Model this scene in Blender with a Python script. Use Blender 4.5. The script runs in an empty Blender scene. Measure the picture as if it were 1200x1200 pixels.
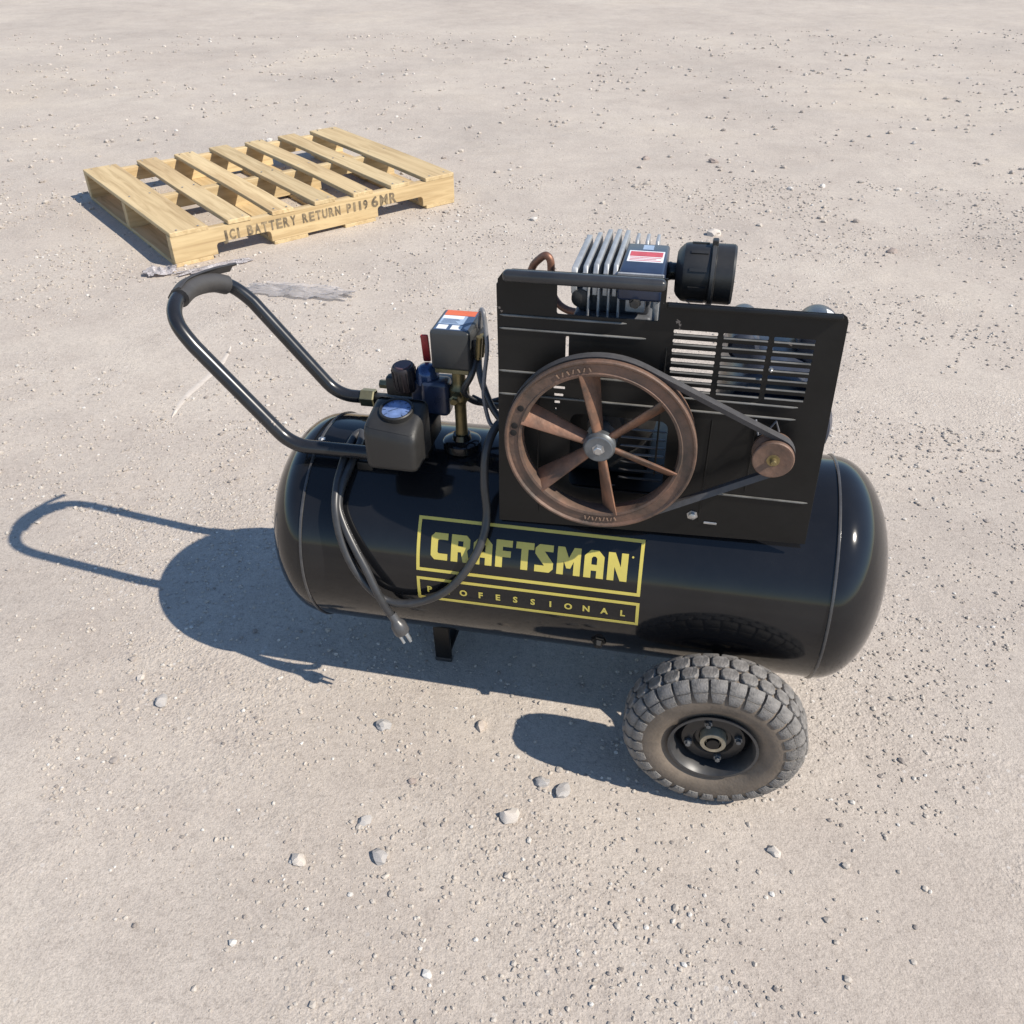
import bpy, bmesh, math, random
from mathutils import Vector, Matrix, noise as mnoise
import numpy as np

PI = math.pi
scene = bpy.context.scene
COL = scene.collection
rnd = random.Random(7)

# ------------------------------------------------------------------ camera
cam_d = bpy.data.cameras.new("camera")
cam = bpy.data.objects.new("camera", cam_d)
COL.objects.link(cam)
scene.camera = cam
PITCH, ROLL = 0.63842, -0.00437
cp, sp = math.cos(PITCH), math.sin(PITCH)
fw = Vector((0, cp, -sp)); up = Vector((0, sp, cp)); rt = Vector((1, 0, 0))
cr, sr = math.cos(ROLL), math.sin(ROLL)
r2 = rt * cr + up * sr
u2 = up * cr - rt * sr
m = Matrix.Identity(4)
for i in range(3):
    m[i][0] = r2[i]; m[i][1] = u2[i]; m[i][2] = -fw[i]
m[2][3] = 1.1793
cam.matrix_world = m
cam_d.sensor_width = 36.0
cam_d.sensor_fit = 'HORIZONTAL'
cam_d.lens = 36.0 * 1028.69 / 1200.0
cam_d.clip_start = 0.05
cam_d.clip_end = 600.0

# ------------------------------------------------------------------ sky and sun
SUN_EL, SUN_TRAVEL = 0.79079, 2.71386
world = bpy.data.worlds.new("World")
scene.world = world
world.use_nodes = True
nt = world.node_tree
for n in list(nt.nodes):
    nt.nodes.remove(n)
sky = nt.nodes.new("ShaderNodeTexSky")
sky.sky_type = 'NISHITA'
sky.sun_disc = False
sky.sun_elevation = SUN_EL
to_sun = Vector((-math.cos(SUN_EL) * math.cos(SUN_TRAVEL), -math.cos(SUN_EL) * math.sin(SUN_TRAVEL), math.sin(SUN_EL)))
sky.sun_rotation = math.atan2(to_sun.x, to_sun.y)
sky.air_density = 1.0
sky.dust_density = 0.0
sky.ozone_density = 3.0
bg = nt.nodes.new("ShaderNodeBackground")
bg.inputs["Strength"].default_value = 0.12
wo = nt.nodes.new("ShaderNodeOutputWorld")
nt.links.new(sky.outputs[0], bg.inputs[0])
nt.links.new(bg.outputs[0], wo.inputs[0])

sun_d = bpy.data.lights.new("sun", 'SUN')
sun_d.energy = 4.6
sun_d.angle = math.radians(0.53)
sun_d.color = (1.0, 0.93, 0.82)
sun = bpy.data.objects.new("sun", sun_d)
COL.objects.link(sun)
sun.rotation_euler = to_sun.to_track_quat('Z', 'Y').to_euler()
sun.location = to_sun * 20

vs = scene.view_settings
vs.view_transform = 'Standard'
vs.look = 'None'
vs.exposure = 0.43
vs.gamma = 1.0
vs.use_curve_mapping = False
scene.cycles.max_bounces = 8
scene.cycles.use_denoising = True

# ------------------------------------------------------------------ materials
def N(t, kind, **kw):
    n = t.nodes.new(kind)
    for k, v in kw.items():
        if hasattr(n, k):
            setattr(n, k, v)
        else:
            n.inputs[k].default_value = v
    return n

def ramp(t, fac, stops):
    r = t.nodes.new("ShaderNodeValToRGB")
    e = r.color_ramp.elements
    while len(e) < len(stops):
        e.new(0.5)
    for el, (p, c) in zip(e, stops):
        el.position = p
        el.color = (*c, 1) if len(c) == 3 else c
    t.links.new(fac, r.inputs[0])
    return r

def mat(name, col, rough=0.5, metal=0.0, var=0.12, scale=40.0, bump=0.0, bscale=200.0,
        coat=0.0, dust=0.0, dust_col=(0.36, 0.32, 0.28), rvar=0.1, spec=0.5, col2=None, chips=0.0, chip_col=(0.22, 0.18, 0.15), chip_scale=45.0):
    """Plain painted / cast / rubber surface: base colour with mottling, optional settled dust, fine relief."""
    mt = bpy.data.materials.new(name)
    mt.use_nodes = True
    t = mt.node_tree
    b = t.nodes["Principled BSDF"]
    tc = N(t, "ShaderNodeTexCoord")
    n1 = N(t, "ShaderNodeTexNoise", Scale=scale, Detail=5.0, Roughness=0.6)
    t.links.new(tc.outputs["Object"], n1.inputs["Vector"])
    lo = tuple(max(0, c * (1 - var)) for c in col)
    hi = tuple(min(1, c * (1 + var)) for c in (col2 or col))
    rp = ramp(t, n1.outputs["Fac"], [(0.32, lo), (0.68, hi)])
    out = rp.outputs[0]
    if dust > 0:
        n2 = N(t, "ShaderNodeTexNoise", Scale=scale * 0.35, Detail=8.0, Roughness=0.72)
        t.links.new(tc.outputs["Object"], n2.inputs["Vector"])
        mr = N(t, "ShaderNodeMapRange")
        mr.inputs[1].default_value = 0.38; mr.inputs[2].default_value = 0.75
        mr.inputs[3].default_value = dust * 0.25; mr.inputs[4].default_value = dust
        t.links.new(n2.outputs["Fac"], mr.inputs[0])
        mx = N(t, "ShaderNodeMixRGB")
        mx.inputs[2].default_value = (*dust_col, 1)
        t.links.new(mr.outputs[0], mx.inputs[0])
        t.links.new(out, mx.inputs[1])
        out = mx.outputs[0]
    if chips > 0:
        # small chips and scratches through the paint
        vz = N(t, "ShaderNodeTexVoronoi", Scale=chip_scale)
        wn = N(t, "ShaderNodeTexNoise", Scale=chip_scale * 1.7, Detail=3.0)
        wa = N(t, "ShaderNodeMixRGB"); wa.inputs[0].default_value = 0.03
        t.links.new(tc.outputs["Object"], wn.inputs["Vector"])
        t.links.new(tc.outputs["Object"], wa.inputs[1]); t.links.new(wn.outputs["Color"], wa.inputs[2])
        t.links.new(wa.outputs[0], vz.inputs["Vector"])
        sp_ = N(t, "ShaderNodeSeparateColor"); t.links.new(vz.outputs["Color"], sp_.inputs[0])
        g1 = N(t, "ShaderNodeMath", operation='GREATER_THAN'); g1.inputs[1].default_value = 1 - chips
        t.links.new(sp_.outputs[0], g1.inputs[0])
        sz = N(t, "ShaderNodeMath", operation='MULTIPLY'); sz.inputs[1].default_value = 0.22
        t.links.new(sp_.outputs[1], sz.inputs[0])
        g2 = N(t, "ShaderNodeMath", operation='LESS_THAN')
        t.links.new(vz.outputs["Distance"], g2.inputs[0]); t.links.new(sz.outputs[0], g2.inputs[1])
        gm = N(t, "ShaderNodeMath", operation='MULTIPLY')
        t.links.new(g1.outputs[0], gm.inputs[0]); t.links.new(g2.outputs[0], gm.inputs[1])
        mc = N(t, "ShaderNodeMixRGB"); mc.inputs[2].default_value = (*chip_col, 1)
        t.links.new(gm.outputs[0], mc.inputs[0]); t.links.new(out, mc.inputs[1])
        out = mc.outputs[0]
    t.links.new(out, b.inputs["Base Color"])
    b.inputs["Metallic"].default_value = metal
    b.inputs["Coat Weight"].default_value = coat
    b.inputs["Coat Roughness"].default_value = 0.06
    b.inputs["Specular IOR Level"].default_value = spec
    rr = N(t, "ShaderNodeMapRange")
    rr.inputs[3].default_value = max(0.02, rough - rvar * rough)
    rr.inputs[4].default_value = min(1, rough + rvar * rough)
    t.links.new(n1.outputs["Fac"], rr.inputs[0])
    t.links.new(rr.outputs[0], b.inputs["Roughness"])
    if bump > 0:
        nb = N(t, "ShaderNodeTexNoise", Scale=bscale, Detail=4.0)
        t.links.new(tc.outputs["Object"], nb.inputs["Vector"])
        bp = N(t, "ShaderNodeBump", Strength=bump, Distance=0.002)
        t.links.new(nb.outputs["Fac"], bp.inputs["Height"])
        t.links.new(bp.outputs[0], b.inputs["Normal"])
    return mt

M = {}
M['tank'] = mat("black gloss tank paint", (0.006, 0.0065, 0.008), 0.10, var=0.2, scale=14, bump=0.035, bscale=40, dust=0.018, rvar=0.5, spec=0.42, chips=0.05, chip_col=(0.16, 0.14, 0.12), chip_scale=40)
M['tube'] = mat("black tube enamel", (0.010, 0.011, 0.014), 0.26, var=0.2, scale=30, dust=0.03, rvar=0.3, chips=0.06, chip_scale=60)
M['guard'] = mat("black stamped sheet", (0.0055, 0.0055, 0.0055), 0.42, var=0.3, scale=20, bump=0.08, bscale=30, dust=0.022, spec=0.28, chips=0.05, chip_scale=55)
M['lip'] = mat("black folded sheet edge", (0.016, 0.018, 0.022), 0.30, var=0.25, scale=25, dust=0.08)
M['dark'] = mat("dark cast iron", (0.014, 0.014, 0.015), 0.55, var=0.3, scale=40, bump=0.2, dust=0.08)
M['plastic'] = mat("charcoal moulded plastic", (0.013, 0.0128, 0.0125), 0.5, var=0.15, scale=25, bump=0.12, bscale=500, dust=0.045)
M['grip'] = mat("weathered grip plastic", (0.034, 0.032, 0.032), 0.55, var=0.15, scale=30, bump=0.1, bscale=400, dust=0.10)
M['switch'] = mat("grey switch cover plastic", (0.024, 0.027, 0.029), 0.42, var=0.12, scale=30, bump=0.08, bscale=500, dust=0.07)
M['rubber'] = mat("black cord rubber", (0.022, 0.023, 0.026), 0.38, var=0.2, scale=60, dust=0.08)
M['belt'] = mat("worn belt rubber", (0.045, 0.045, 0.05), 0.6, var=0.2, scale=80, dust=0.1)
M['rust'] = mat("rust brown cast iron", (0.070, 0.046, 0.035), 0.6, metal=0.15, var=0.4, scale=26, bump=0.4, bscale=140, dust=0.55, dust_col=(0.15, 0.115, 0.09), col2=(0.155, 0.080, 0.052))
M['rustspoke'] = mat("rusty cast spoke", (0.095, 0.050, 0.033), 0.58, metal=0.15, var=0.45, scale=24, bump=0.4, bscale=140, dust=0.40, dust_col=(0.20, 0.15, 0.115), col2=(0.20, 0.088, 0.048))
M['rustpale'] = mat('worn casting mark', (0.26, 0.17, 0.12), 0.5, metal=0.2, var=0.2)
M['ledge'] = mat('sunlit black ledge', (0.12, 0.116, 0.108), 0.5, var=0.7, scale=14, dust=0.25, dust_col=(0.30, 0.28, 0.25))  # pale tone paints the sun catching the ribs and louvre lips
M['seam'] = mat('weld seam glint grey', (0.035, 0.036, 0.040), 0.25, var=0.3, scale=60, dust=0.15)  # same black as the tank; the greyer tone paints the seam's glint
M['steel'] = mat("dull zinc steel", (0.42, 0.42, 0.42), 0.38, metal=0.85, var=0.2, scale=60, bump=0.05)
M['greysteel'] = mat("grey machined hub", (0.15, 0.16, 0.17), 0.45, metal=0.6, var=0.2, scale=60)
M['alu'] = mat("cast aluminium", (0.40, 0.41, 0.42), 0.5, metal=0.45, var=0.15, scale=60, bump=0.15, dust=0.05)
M['aludark'] = mat("dark cast aluminium", (0.10, 0.105, 0.115), 0.55, metal=0.35, var=0.25, scale=50, bump=0.2)  # darker aluminium for the head body and junction box
M['brass'] = mat("tarnished brass", (0.22, 0.17, 0.07), 0.45, metal=0.7, var=0.35, scale=50, dust=0.15)
M['olive'] = mat("olive zinc plating", (0.20, 0.18, 0.10), 0.4, metal=0.6, var=0.3, scale=50, dust=0.1)
M['copper'] = mat("aged copper tube", (0.21, 0.105, 0.07), 0.5, metal=0.5, var=0.3, scale=60)
M['bluecast'] = mat("dark blue regulator paint", (0.014, 0.024, 0.055), 0.28, var=0.2, scale=40, dust=0.05)
M['bluedome'] = mat("blue anodised dome", (0.035, 0.065, 0.15), 0.22, metal=0.5, var=0.15, scale=40)
M['navy'] = mat("navy valve cover paint", (0.016, 0.028, 0.062), 0.3, var=0.2, scale=40, dust=0.04)
M['motor'] = mat("dark blue black motor enamel", (0.022, 0.030, 0.052), 0.28, var=0.2, scale=30, dust=0.08)
M['red'] = mat("red plastic lever", (0.42, 0.032, 0.028), 0.45, var=0.2, scale=50)
M['filter'] = mat("black filter plastic", (0.011, 0.0115, 0.012), 0.42, var=0.2, scale=40, dust=0.06)
M['filterband'] = mat("grey black filter band", (0.030, 0.031, 0.032), 0.4, var=0.2, scale=40, dust=0.08)
M['maroon'] = mat("dark knob plastic", (0.022, 0.017, 0.019), 0.45, var=0.2, scale=60)
M['maroontop'] = mat("faded knob face", (0.085, 0.045, 0.055), 0.5, var=0.2, scale=60)
M['gold'] = mat("yellow gold decal ink", (0.55, 0.455, 0.10), 0.3, var=0.06, scale=30)
M['white'] = mat("white label stock", (0.74, 0.74, 0.74), 0.4, var=0.05, scale=40)
M['labelblue'] = mat("pale blue label print", (0.30, 0.38, 0.50), 0.4, var=0.15, scale=60)
M['labelink'] = mat("dark label ink", (0.05, 0.08, 0.15), 0.4, var=0.1, scale=60)
M['orange'] = mat("orange label print", (0.66, 0.135, 0.045), 0.4, var=0.08, scale=60)
M['redprint'] = mat("pinkish red label print", (0.50, 0.07, 0.08), 0.4, var=0.15, scale=90)
M['dial'] = mat("blue white gauge dial", (0.13, 0.19, 0.36), 0.3, var=0.3, scale=90, coat=0.6)
M['wire'] = mat("grey wire insulation", (0.16, 0.16, 0.17), 0.35, var=0.15, scale=60)
M['hole'] = mat("dark hole shade", (0.008, 0.006, 0.005), 0.8, var=0.2)
M['tyre'] = mat("dusty tyre rubber", (0.10, 0.082, 0.066), 0.8, var=0.3, scale=30, bump=0.3, bscale=260, dust=0.95, dust_col=(0.24, 0.19, 0.145), spec=0.3)
M['tread'] = mat("grey tyre tread rubber", (0.125, 0.118, 0.112), 0.62, var=0.5, scale=110, bump=0.8, bscale=330, dust=0.75, dust_col=(0.25, 0.23, 0.21), spec=0.3)
M['rim'] = mat("grey wheel rim", (0.026, 0.029, 0.034), 0.42, metal=0.2, var=0.25, scale=40, dust=0.25, dust_col=(0.25, 0.22, 0.19))
M['rimblack'] = mat("black rim dish", (0.006, 0.007, 0.009), 0.3, var=0.2, scale=40, dust=0.04)
M['bearing'] = mat("worn bearing collar", (0.36, 0.32, 0.24), 0.45, metal=0.5, var=0.2, scale=90)
M['darkprint'] = mat("faded stencil ink", (0.075, 0.057, 0.040), 0.8, var=0.25, scale=38, col2=(0.24, 0.18, 0.105))
M['film'] = mat("dusty clear plastic film", (0.60, 0.56, 0.54), 0.3, var=0.15, scale=30)
_b = M['film'].node_tree.nodes['Principled BSDF']; _b.inputs['Alpha'].default_value = 0.42
M['filmgrey'] = mat("lilac grey plastic scrap", (0.62, 0.58, 0.58), 0.4, var=0.15, scale=30)

def wood(name, c1, c2):
    mt = bpy.data.materials.new(name)
    mt.use_nodes = True
    t = mt.node_tree
    b = t.nodes["Principled BSDF"]
    tc = N(t, "ShaderNodeTexCoord")
    oi = N(t, "ShaderNodeObjectInfo")
    mp = N(t, "ShaderNodeMapping")
    mp.inputs["Scale"].default_value = (1.5, 22, 22)
    va = N(t, "ShaderNodeVectorMath", operation='ADD')
    cx = N(t, "ShaderNodeCombineXYZ")
    ml = N(t, "ShaderNodeMath", operation='MULTIPLY')
    ml.inputs[1].default_value = 37.0
    t.links.new(oi.outputs["Random"], ml.inputs[0])
    for k in range(3):
        t.links.new(ml.outputs[0], cx.inputs[k])
    t.links.new(tc.outputs["Object"], mp.inputs["Vector"])
    t.links.new(mp.outputs[0], va.inputs[0])
    t.links.new(cx.outputs[0], va.inputs[1])
    n1 = N(t, "ShaderNodeTexNoise", Scale=2.0, Detail=6.0, Roughness=0.6, Distortion=0.8)
    t.links.new(va.outputs[0], n1.inputs["Vector"])
    rp = ramp(t, n1.outputs["Fac"], [(0.30, c1), (0.55, c2), (0.75, tuple(min(1, x * 1.08) for x in c2))])
    # broad stains
    n2 = N(t, "ShaderNodeTexNoise", Scale=0.28, Detail=4.0)
    t.links.new(va.outputs[0], n2.inputs["Vector"])
    st = ramp(t, n2.outputs["Fac"], [(0.38, (1, 1, 1)), (0.56, (0.90, 0.86, 0.82)), (0.72, (0.62, 0.53, 0.46))])
    mx = N(t, "ShaderNodeMixRGB", blend_type='MULTIPLY')
    mx.inputs[0].default_value = 0.75
    t.links.new(rp.outputs[0], mx.inputs[1]); t.links.new(st.outputs[0], mx.inputs[2])
    hv = N(t, "ShaderNodeHueSaturation")
    mr = N(t, "ShaderNodeMapRange")
    mr.inputs[3].default_value = 0.86; mr.inputs[4].default_value = 1.08
    t.links.new(oi.outputs["Random"], mr.inputs[0]); t.links.new(mr.outputs[0], hv.inputs["Value"])
    t.links.new(mx.outputs[0], hv.inputs["Color"])
    t.links.new(hv.outputs[0], b.inputs["Base Color"])
    b.inputs["Roughness"].default_value = 0.75
    bp = N(t, "ShaderNodeBump", Strength=0.25, Distance=0.002)
    t.links.new(n1.outputs["Fac"], bp.inputs["Height"])
    t.links.new(bp.outputs[0], b.inputs["Normal"])
    return mt
M['wood'] = wood("pale pine board", (0.42, 0.295, 0.145), (0.61, 0.465, 0.258))

def ground_mat():
    mt = bpy.data.materials.new("packed sandy gravel ground")
    mt.use_nodes = True
    t = mt.node_tree
    b = t.nodes["Principled BSDF"]
    tc = N(t, "ShaderNodeTexCoord")
    def noise(s, d=6.0, r=0.6, dist=0.0):
        n = N(t, "ShaderNodeTexNoise", Scale=s, Detail=d, Roughness=r, Distortion=dist)
        t.links.new(tc.outputs["Object"], n.inputs["Vector"])
        return n.outputs["Fac"]
    def mul(a, c, f=1.0):
        mx = N(t, "ShaderNodeMixRGB", blend_type='MULTIPLY')
        mx.inputs[0].default_value = f
        t.links.new(a, mx.inputs[1]); t.links.new(c, mx.inputs[2])
        return mx.outputs[0]
    base = ramp(t, noise(1.1, 8, 0.62, 0.3), [(0.30, (0.415, 0.365, 0.318)), (0.50, (0.464, 0.407, 0.352)), (0.72, (0.505, 0.447, 0.383))]).outputs[0]
    mid = ramp(t, noise(7.0, 8, 0.68), [(0.30, (0.90, 0.89, 0.89)), (0.55, (1, 1, 1)), (0.75, (1.05, 1.045, 1.03))]).outputs[0]
    grain = ramp(t, noise(130, 4, 0.75), [(0.28, (0.70, 0.69, 0.69)), (0.46, (0.98, 0.98, 0.98)), (0.72, (1.12, 1.12, 1.12))]).outputs[0]
    grit = ramp(t, noise(420, 3, 0.8), [(0.30, (0.72, 0.71, 0.70)), (0.50, (1, 1, 1)), (0.70, (1.16, 1.16, 1.16))]).outputs[0]
    grit2 = ramp(t, noise(55, 5, 0.8), [(0.30, (0.76, 0.75, 0.745)), (0.44, (0.97, 0.97, 0.97)), (0.56, (1.02, 1.02, 1.02)), (0.72, (1.15, 1.14, 1.13))]).outputs[0]
    blot = ramp(t, noise(0.55, 6, 0.65, 0.6), [(0.34, (0.945, 0.935, 0.93)), (0.52, (1, 1, 1)), (0.68, (1.04, 1.03, 1.0))]).outputs[0]
    c = mul(mul(mul(mul(mul(base, mid), grain), grit), grit2), blot)
    # scattered darker and paler grit, thicker in some patches
    patch = noise(2.3, 5, 0.6)
    v = N(t, "ShaderNodeTexVoronoi", Scale=95.0)
    t.links.new(tc.outputs["Object"], v.inputs["Vector"])
    sep = N(t, "ShaderNodeSeparateColor")
    t.links.new(v.outputs["Color"], sep.inputs[0])
    def speck(chan, thr, rad, col):
        nonlocal c
        a = N(t, "ShaderNodeMath", operation='GREATER_THAN'); a.inputs[1].default_value = thr
        t.links.new(sep.outputs[chan], a.inputs[0])
        d = N(t, "ShaderNodeMath", operation='LESS_THAN'); d.inputs[1].default_value = rad
        t.links.new(v.outputs["Distance"], d.inputs[0])
        p = N(t, "ShaderNodeMapRange"); p.inputs[1].default_value = 0.42; p.inputs[2].default_value = 0.6
        t.links.new(patch, p.inputs[0])
        q = N(t, "ShaderNodeMath", operation='MULTIPLY'); t.links.new(a.outputs[0], q.inputs[0]); t.links.new(d.outputs[0], q.inputs[1])
        q2 = N(t, "ShaderNodeMath", operation='MULTIPLY'); t.links.new(q.outputs[0], q2.inputs[0]); t.links.new(p.outputs[0], q2.inputs[1])
        mx = N(t, "ShaderNodeMixRGB"); mx.inputs[2].default_value = (*col, 1)
        t.links.new(q2.outputs[0], mx.inputs[0]); t.links.new(c, mx.inputs[1])
        c = mx.outputs[0]
    speck(0, 0.93, 0.30, (0.30, 0.265, 0.245))
    speck(1, 0.94, 0.30, (0.56, 0.52, 0.48))
    t.links.new(c, b.inputs["Base Color"])
    b.inputs["Roughness"].default_value = 0.95
    b.inputs["Specular IOR Level"].default_value = 0.15
    prev = None
    for s, d, st in ((2.0, 3, 0.014), (26.0, 5, 0.0012), (210.0, 5, 0.0019)):
        bp = N(t, "ShaderNodeBump", Strength=0.8, Distance=st)
        t.links.new(noise(s, d, 0.62), bp.inputs["Height"])
        if prev:
            t.links.new(prev, bp.inputs["Normal"])
        prev = bp.outputs[0]
    # gritty relief in patches
    pm = N(t, "ShaderNodeMapRange"); pm.inputs[1].default_value = 0.45; pm.inputs[2].default_value = 0.62
    t.links.new(patch, pm.inputs[0])
    for sc_, dd in ((260.0, 0.0028), (140.0, 0.0030)):
        vg = N(t, "ShaderNodeTexVoronoi", Scale=sc_, feature='SMOOTH_F1')
        t.links.new(tc.outputs["Object"], vg.inputs["Vector"])
        inv = N(t, "ShaderNodeMath", operation='SUBTRACT'); inv.inputs[0].default_value = 1.0
        t.links.new(vg.outputs["Distance"], inv.inputs[1])
        mu = N(t, "ShaderNodeMath", operation='MULTIPLY')
        t.links.new(inv.outputs[0], mu.inputs[0]); t.links.new(pm.outputs[0], mu.inputs[1])
        bp = N(t, "ShaderNodeBump", Strength=0.55, Distance=dd)
        t.links.new(mu.outputs[0], bp.inputs["Height"]); t.links.new(prev, bp.inputs["Normal"])
        prev = bp.outputs[0]
    t.links.new(prev, b.inputs["Normal"])
    return mt
M['ground'] = ground_mat()
scene.cycles.filter_width = 1.5

def stone_mat():
    mt = bpy.data.materials.new("mixed grey tan stone")
    mt.use_nodes = True
    t = mt.node_tree
    b = t.nodes["Principled BSDF"]
    tc = N(t, "ShaderNodeTexCoord")
    g = N(t, "ShaderNodeNewGeometry")
    r1 = ramp(t, g.outputs["Random Per Island"], [(0.0, (0.24, 0.21, 0.19)), (0.07, (0.35, 0.305, 0.27)), (0.20, (0.43, 0.38, 0.33)), (0.90, (0.50, 0.445, 0.385)), (1.0, (0.62, 0.59, 0.55))])
    n1 = N(t, "ShaderNodeTexNoise", Scale=120.0, Detail=4.0)
    t.links.new(tc.outputs["Object"], n1.inputs["Vector"])
    r2_ = ramp(t, n1.outputs["Fac"], [(0.3, (0.82, 0.82, 0.82)), (0.7, (1.05, 1.05, 1.05))])
    mx = N(t, "ShaderNodeMixRGB", blend_type='MULTIPLY'); mx.inputs[0].default_value = 1
    t.links.new(r1.outputs[0], mx.inputs[1]); t.links.new(r2_.outputs[0], mx.inputs[2])
    t.links.new(mx.outputs[0], b.inputs["Base Color"])
    b.inputs["Roughness"].default_value = 0.9
    b.inputs["Specular IOR Level"].default_value = 0.2
    return mt
M['stone'] = stone_mat()
M['pebblegrey'] = mat("grey pebble", (0.39, 0.365, 0.345), 0.85, var=0.2, scale=60, bump=0.3, bscale=120, spec=0.2)
M['pebbletan'] = mat("tan pebble", (0.46, 0.39, 0.33), 0.9, var=0.2, scale=60, bump=0.3, bscale=120, spec=0.2)
M['pebblepale'] = mat("pale pebble", (0.53, 0.475, 0.42), 0.9, var=0.15, scale=60, bump=0.3, bscale=120, spec=0.2)
M['pebblebrown'] = mat("brown pebble", (0.31, 0.255, 0.225), 0.9, var=0.2, scale=60, bump=0.3, bscale=120, spec=0.2)
M['twig'] = mat("dry brown twig", (0.25, 0.20, 0.15), 0.9, var=0.2)

# ------------------------------------------------------------------ mesh helpers
def BM():
    return bmesh.new()

def box(bm, x0, x1, y0, y1, z0, z1, bev=0.0, seg=2, mtx=None):
    r = bmesh.ops.create_cube(bm, size=1.0)
    vs_ = r['verts']
    for v in vs_:
        v.co = Vector(((x0 + x1) / 2 + v.co.x * (x1 - x0), (y0 + y1) / 2 + v.co.y * (y1 - y0), (z0 + z1) / 2 + v.co.z * (z1 - z0)))
        if mtx is not None:
            v.co = mtx @ v.co
    if bev > 0:
        es = list({e for v in vs_ for e in v.link_edges})
        bmesh.ops.bevel(bm, geom=es, offset=bev, segments=seg, affect='EDGES', profile=0.5, clamp_overlap=True)
    return bm

AX = {'x': Matrix(((0, 0, 1), (1, 0, 0), (0, 1, 0))), 'y': Matrix(((1, 0, 0), (0, 0, 1), (0, -1, 0))), 'z': Matrix.Identity(3)}

def lathe(bm, prof, c, axis='z', n=32, closed=False):
    """prof: list of (radius, offset along axis). axis may be 'x','y','z' or a direction vector."""
    if isinstance(axis, str):
        A = AX[axis]
        dirv = {'x': Vector((1, 0, 0)), 'y': Vector((0, 1, 0)), 'z': Vector((0, 0, 1))}[axis]
    else:
        dirv = Vector(axis).normalized()
    a = dirv.orthogonal().normalized()
    b = dirv.cross(a)
    c = Vector(c)
    rings = []
    for r, o in prof:
        if r < 1e-6:
            rings.append([bm.verts.new(c + dirv * o)])
        else:
            rings.append([bm.verts.new(c + dirv * o + (a * math.cos(2 * PI * i / n) + b * math.sin(2 * PI * i / n)) * r) for i in range(n)])
    pairs = list(zip(rings, rings[1:]))
    if closed:
        pairs.append((rings[-1], rings[0]))
    for p, q in pairs:
        for i in range(n):
            j = (i + 1) % n
            if len(p) == 1 and len(q) == 1:
                continue
            if len(p) == 1:
                bm.faces.new((p[0], q[i], q[j]))
            elif len(q) == 1:
                bm.faces.new((p[i], q[0], p[j]))
            else:
                bm.faces.new((p[i], q[i], q[j], p[j]))
    return bm

def fillet(pts, rad, n=8):
    pts = [Vector(p) for p in pts]
    if not isinstance(rad, (list, tuple)):
        rad = [rad] * (len(pts) - 2)
    out = [pts[0]]
    for i in range(1, len(pts) - 1):
        p, a, b = pts[i], (pts[i - 1] - pts[i]), (pts[i + 1] - pts[i])
        la, lb = a.length, b.length
        a.normalize(); b.normalize()
        half = a.angle(b) / 2
        d = min(rad[i - 1] / math.tan(half), la * 0.49, lb * 0.49)
        r = d * math.tan(half)
        cen = p + (a + b).normalized() * (r / math.sin(half))
        s, e = p + a * d - cen, p + b * d - cen
        tot = s.angle(e)
        ax_ = s.cross(e).normalized()
        for k in range(n + 1):
            out.append(cen + Matrix.Rotation(tot * k / n, 3, ax_) @ s)
    out.append(pts[-1])
    return out

def catmull(pts, n=8):
    P = [Vector(p) for p in pts]
    P = [P[0] * 2 - P[1]] + P + [P[-1] * 2 - P[-2]]
    out = []
    for i in range(1, len(P) - 2):
        for k in range(n):
            t = k / n
            p0, p1, p2, p3 = P[i - 1], P[i], P[i + 1], P[i + 2]
            out.append(0.5 * ((2 * p1) + (p2 - p0) * t + (2 * p0 - 5 * p1 + 4 * p2 - p3) * t * t + (3 * p1 - p0 - 3 * p2 + p3) * t ** 3))
    out.append(P[-2])
    return out

def tube(bm, pts, r, n=12, flat=1.0):
    pts = [Vector(p) for p in pts]
    tans = []
    for i in range(len(pts)):
        a = pts[max(0, i - 1)]; b = pts[min(len(pts) - 1, i + 1)]
        tans.append((b - a).normalized())
    nr = tans[0].orthogonal().normalized()
    rings = []
    for i, p in enumerate(pts):
        if i:
            nr = (nr - tans[i] * nr.dot(tans[i])).normalized()
        bi = tans[i].cross(nr)
        rr = r[i] if isinstance(r, (list, tuple)) else r
        rings.append([bm.verts.new(p + (nr * math.cos(2 * PI * k / n) + bi * math.sin(2 * PI * k / n) * flat) * rr) for k in range(n)])
    for a, b in zip(rings, rings[1:]):
        for k in range(n):
            j = (k + 1) % n
            bm.faces.new((a[k], a[j], b[j], b[k]))
    bm.faces.new(rings[0][::-1]); bm.faces.new(rings[-1])
    return bm

# measured trim of the machine's upper works (plates, pump, controls): a few per cent in width and height
FIT = False
FITM = Matrix(((0.964, 0.0, 0.0131, -0.0007), (0, 1, 0, 0), (-0.0104, -0.0328, 0.9694, 0.0148), (0, 0, 0, 1)))
def obj(name, bm, material, parent=None, smooth=True, angle=35):
    bmesh.ops.recalc_face_normals(bm, faces=bm.faces)
    me = bpy.data.meshes.new(name)
    bm.to_mesh(me)
    bm.free()
    return link(name, me, material, parent, smooth, angle)

def link(name, me, material, parent=None, smooth=True, angle=35):
    if FIT:
        me.transform(FITM)
    if material is not None and not me.materials:
        me.materials.append(M[material])
    if smooth:
        me.shade_smooth()
        me.set_sharp_from_angle(angle=math.radians(angle))
    o = bpy.data.objects.new(name, me)
    COL.objects.link(o)
    if parent is not None:
        o.parent = parent
    return o

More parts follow.
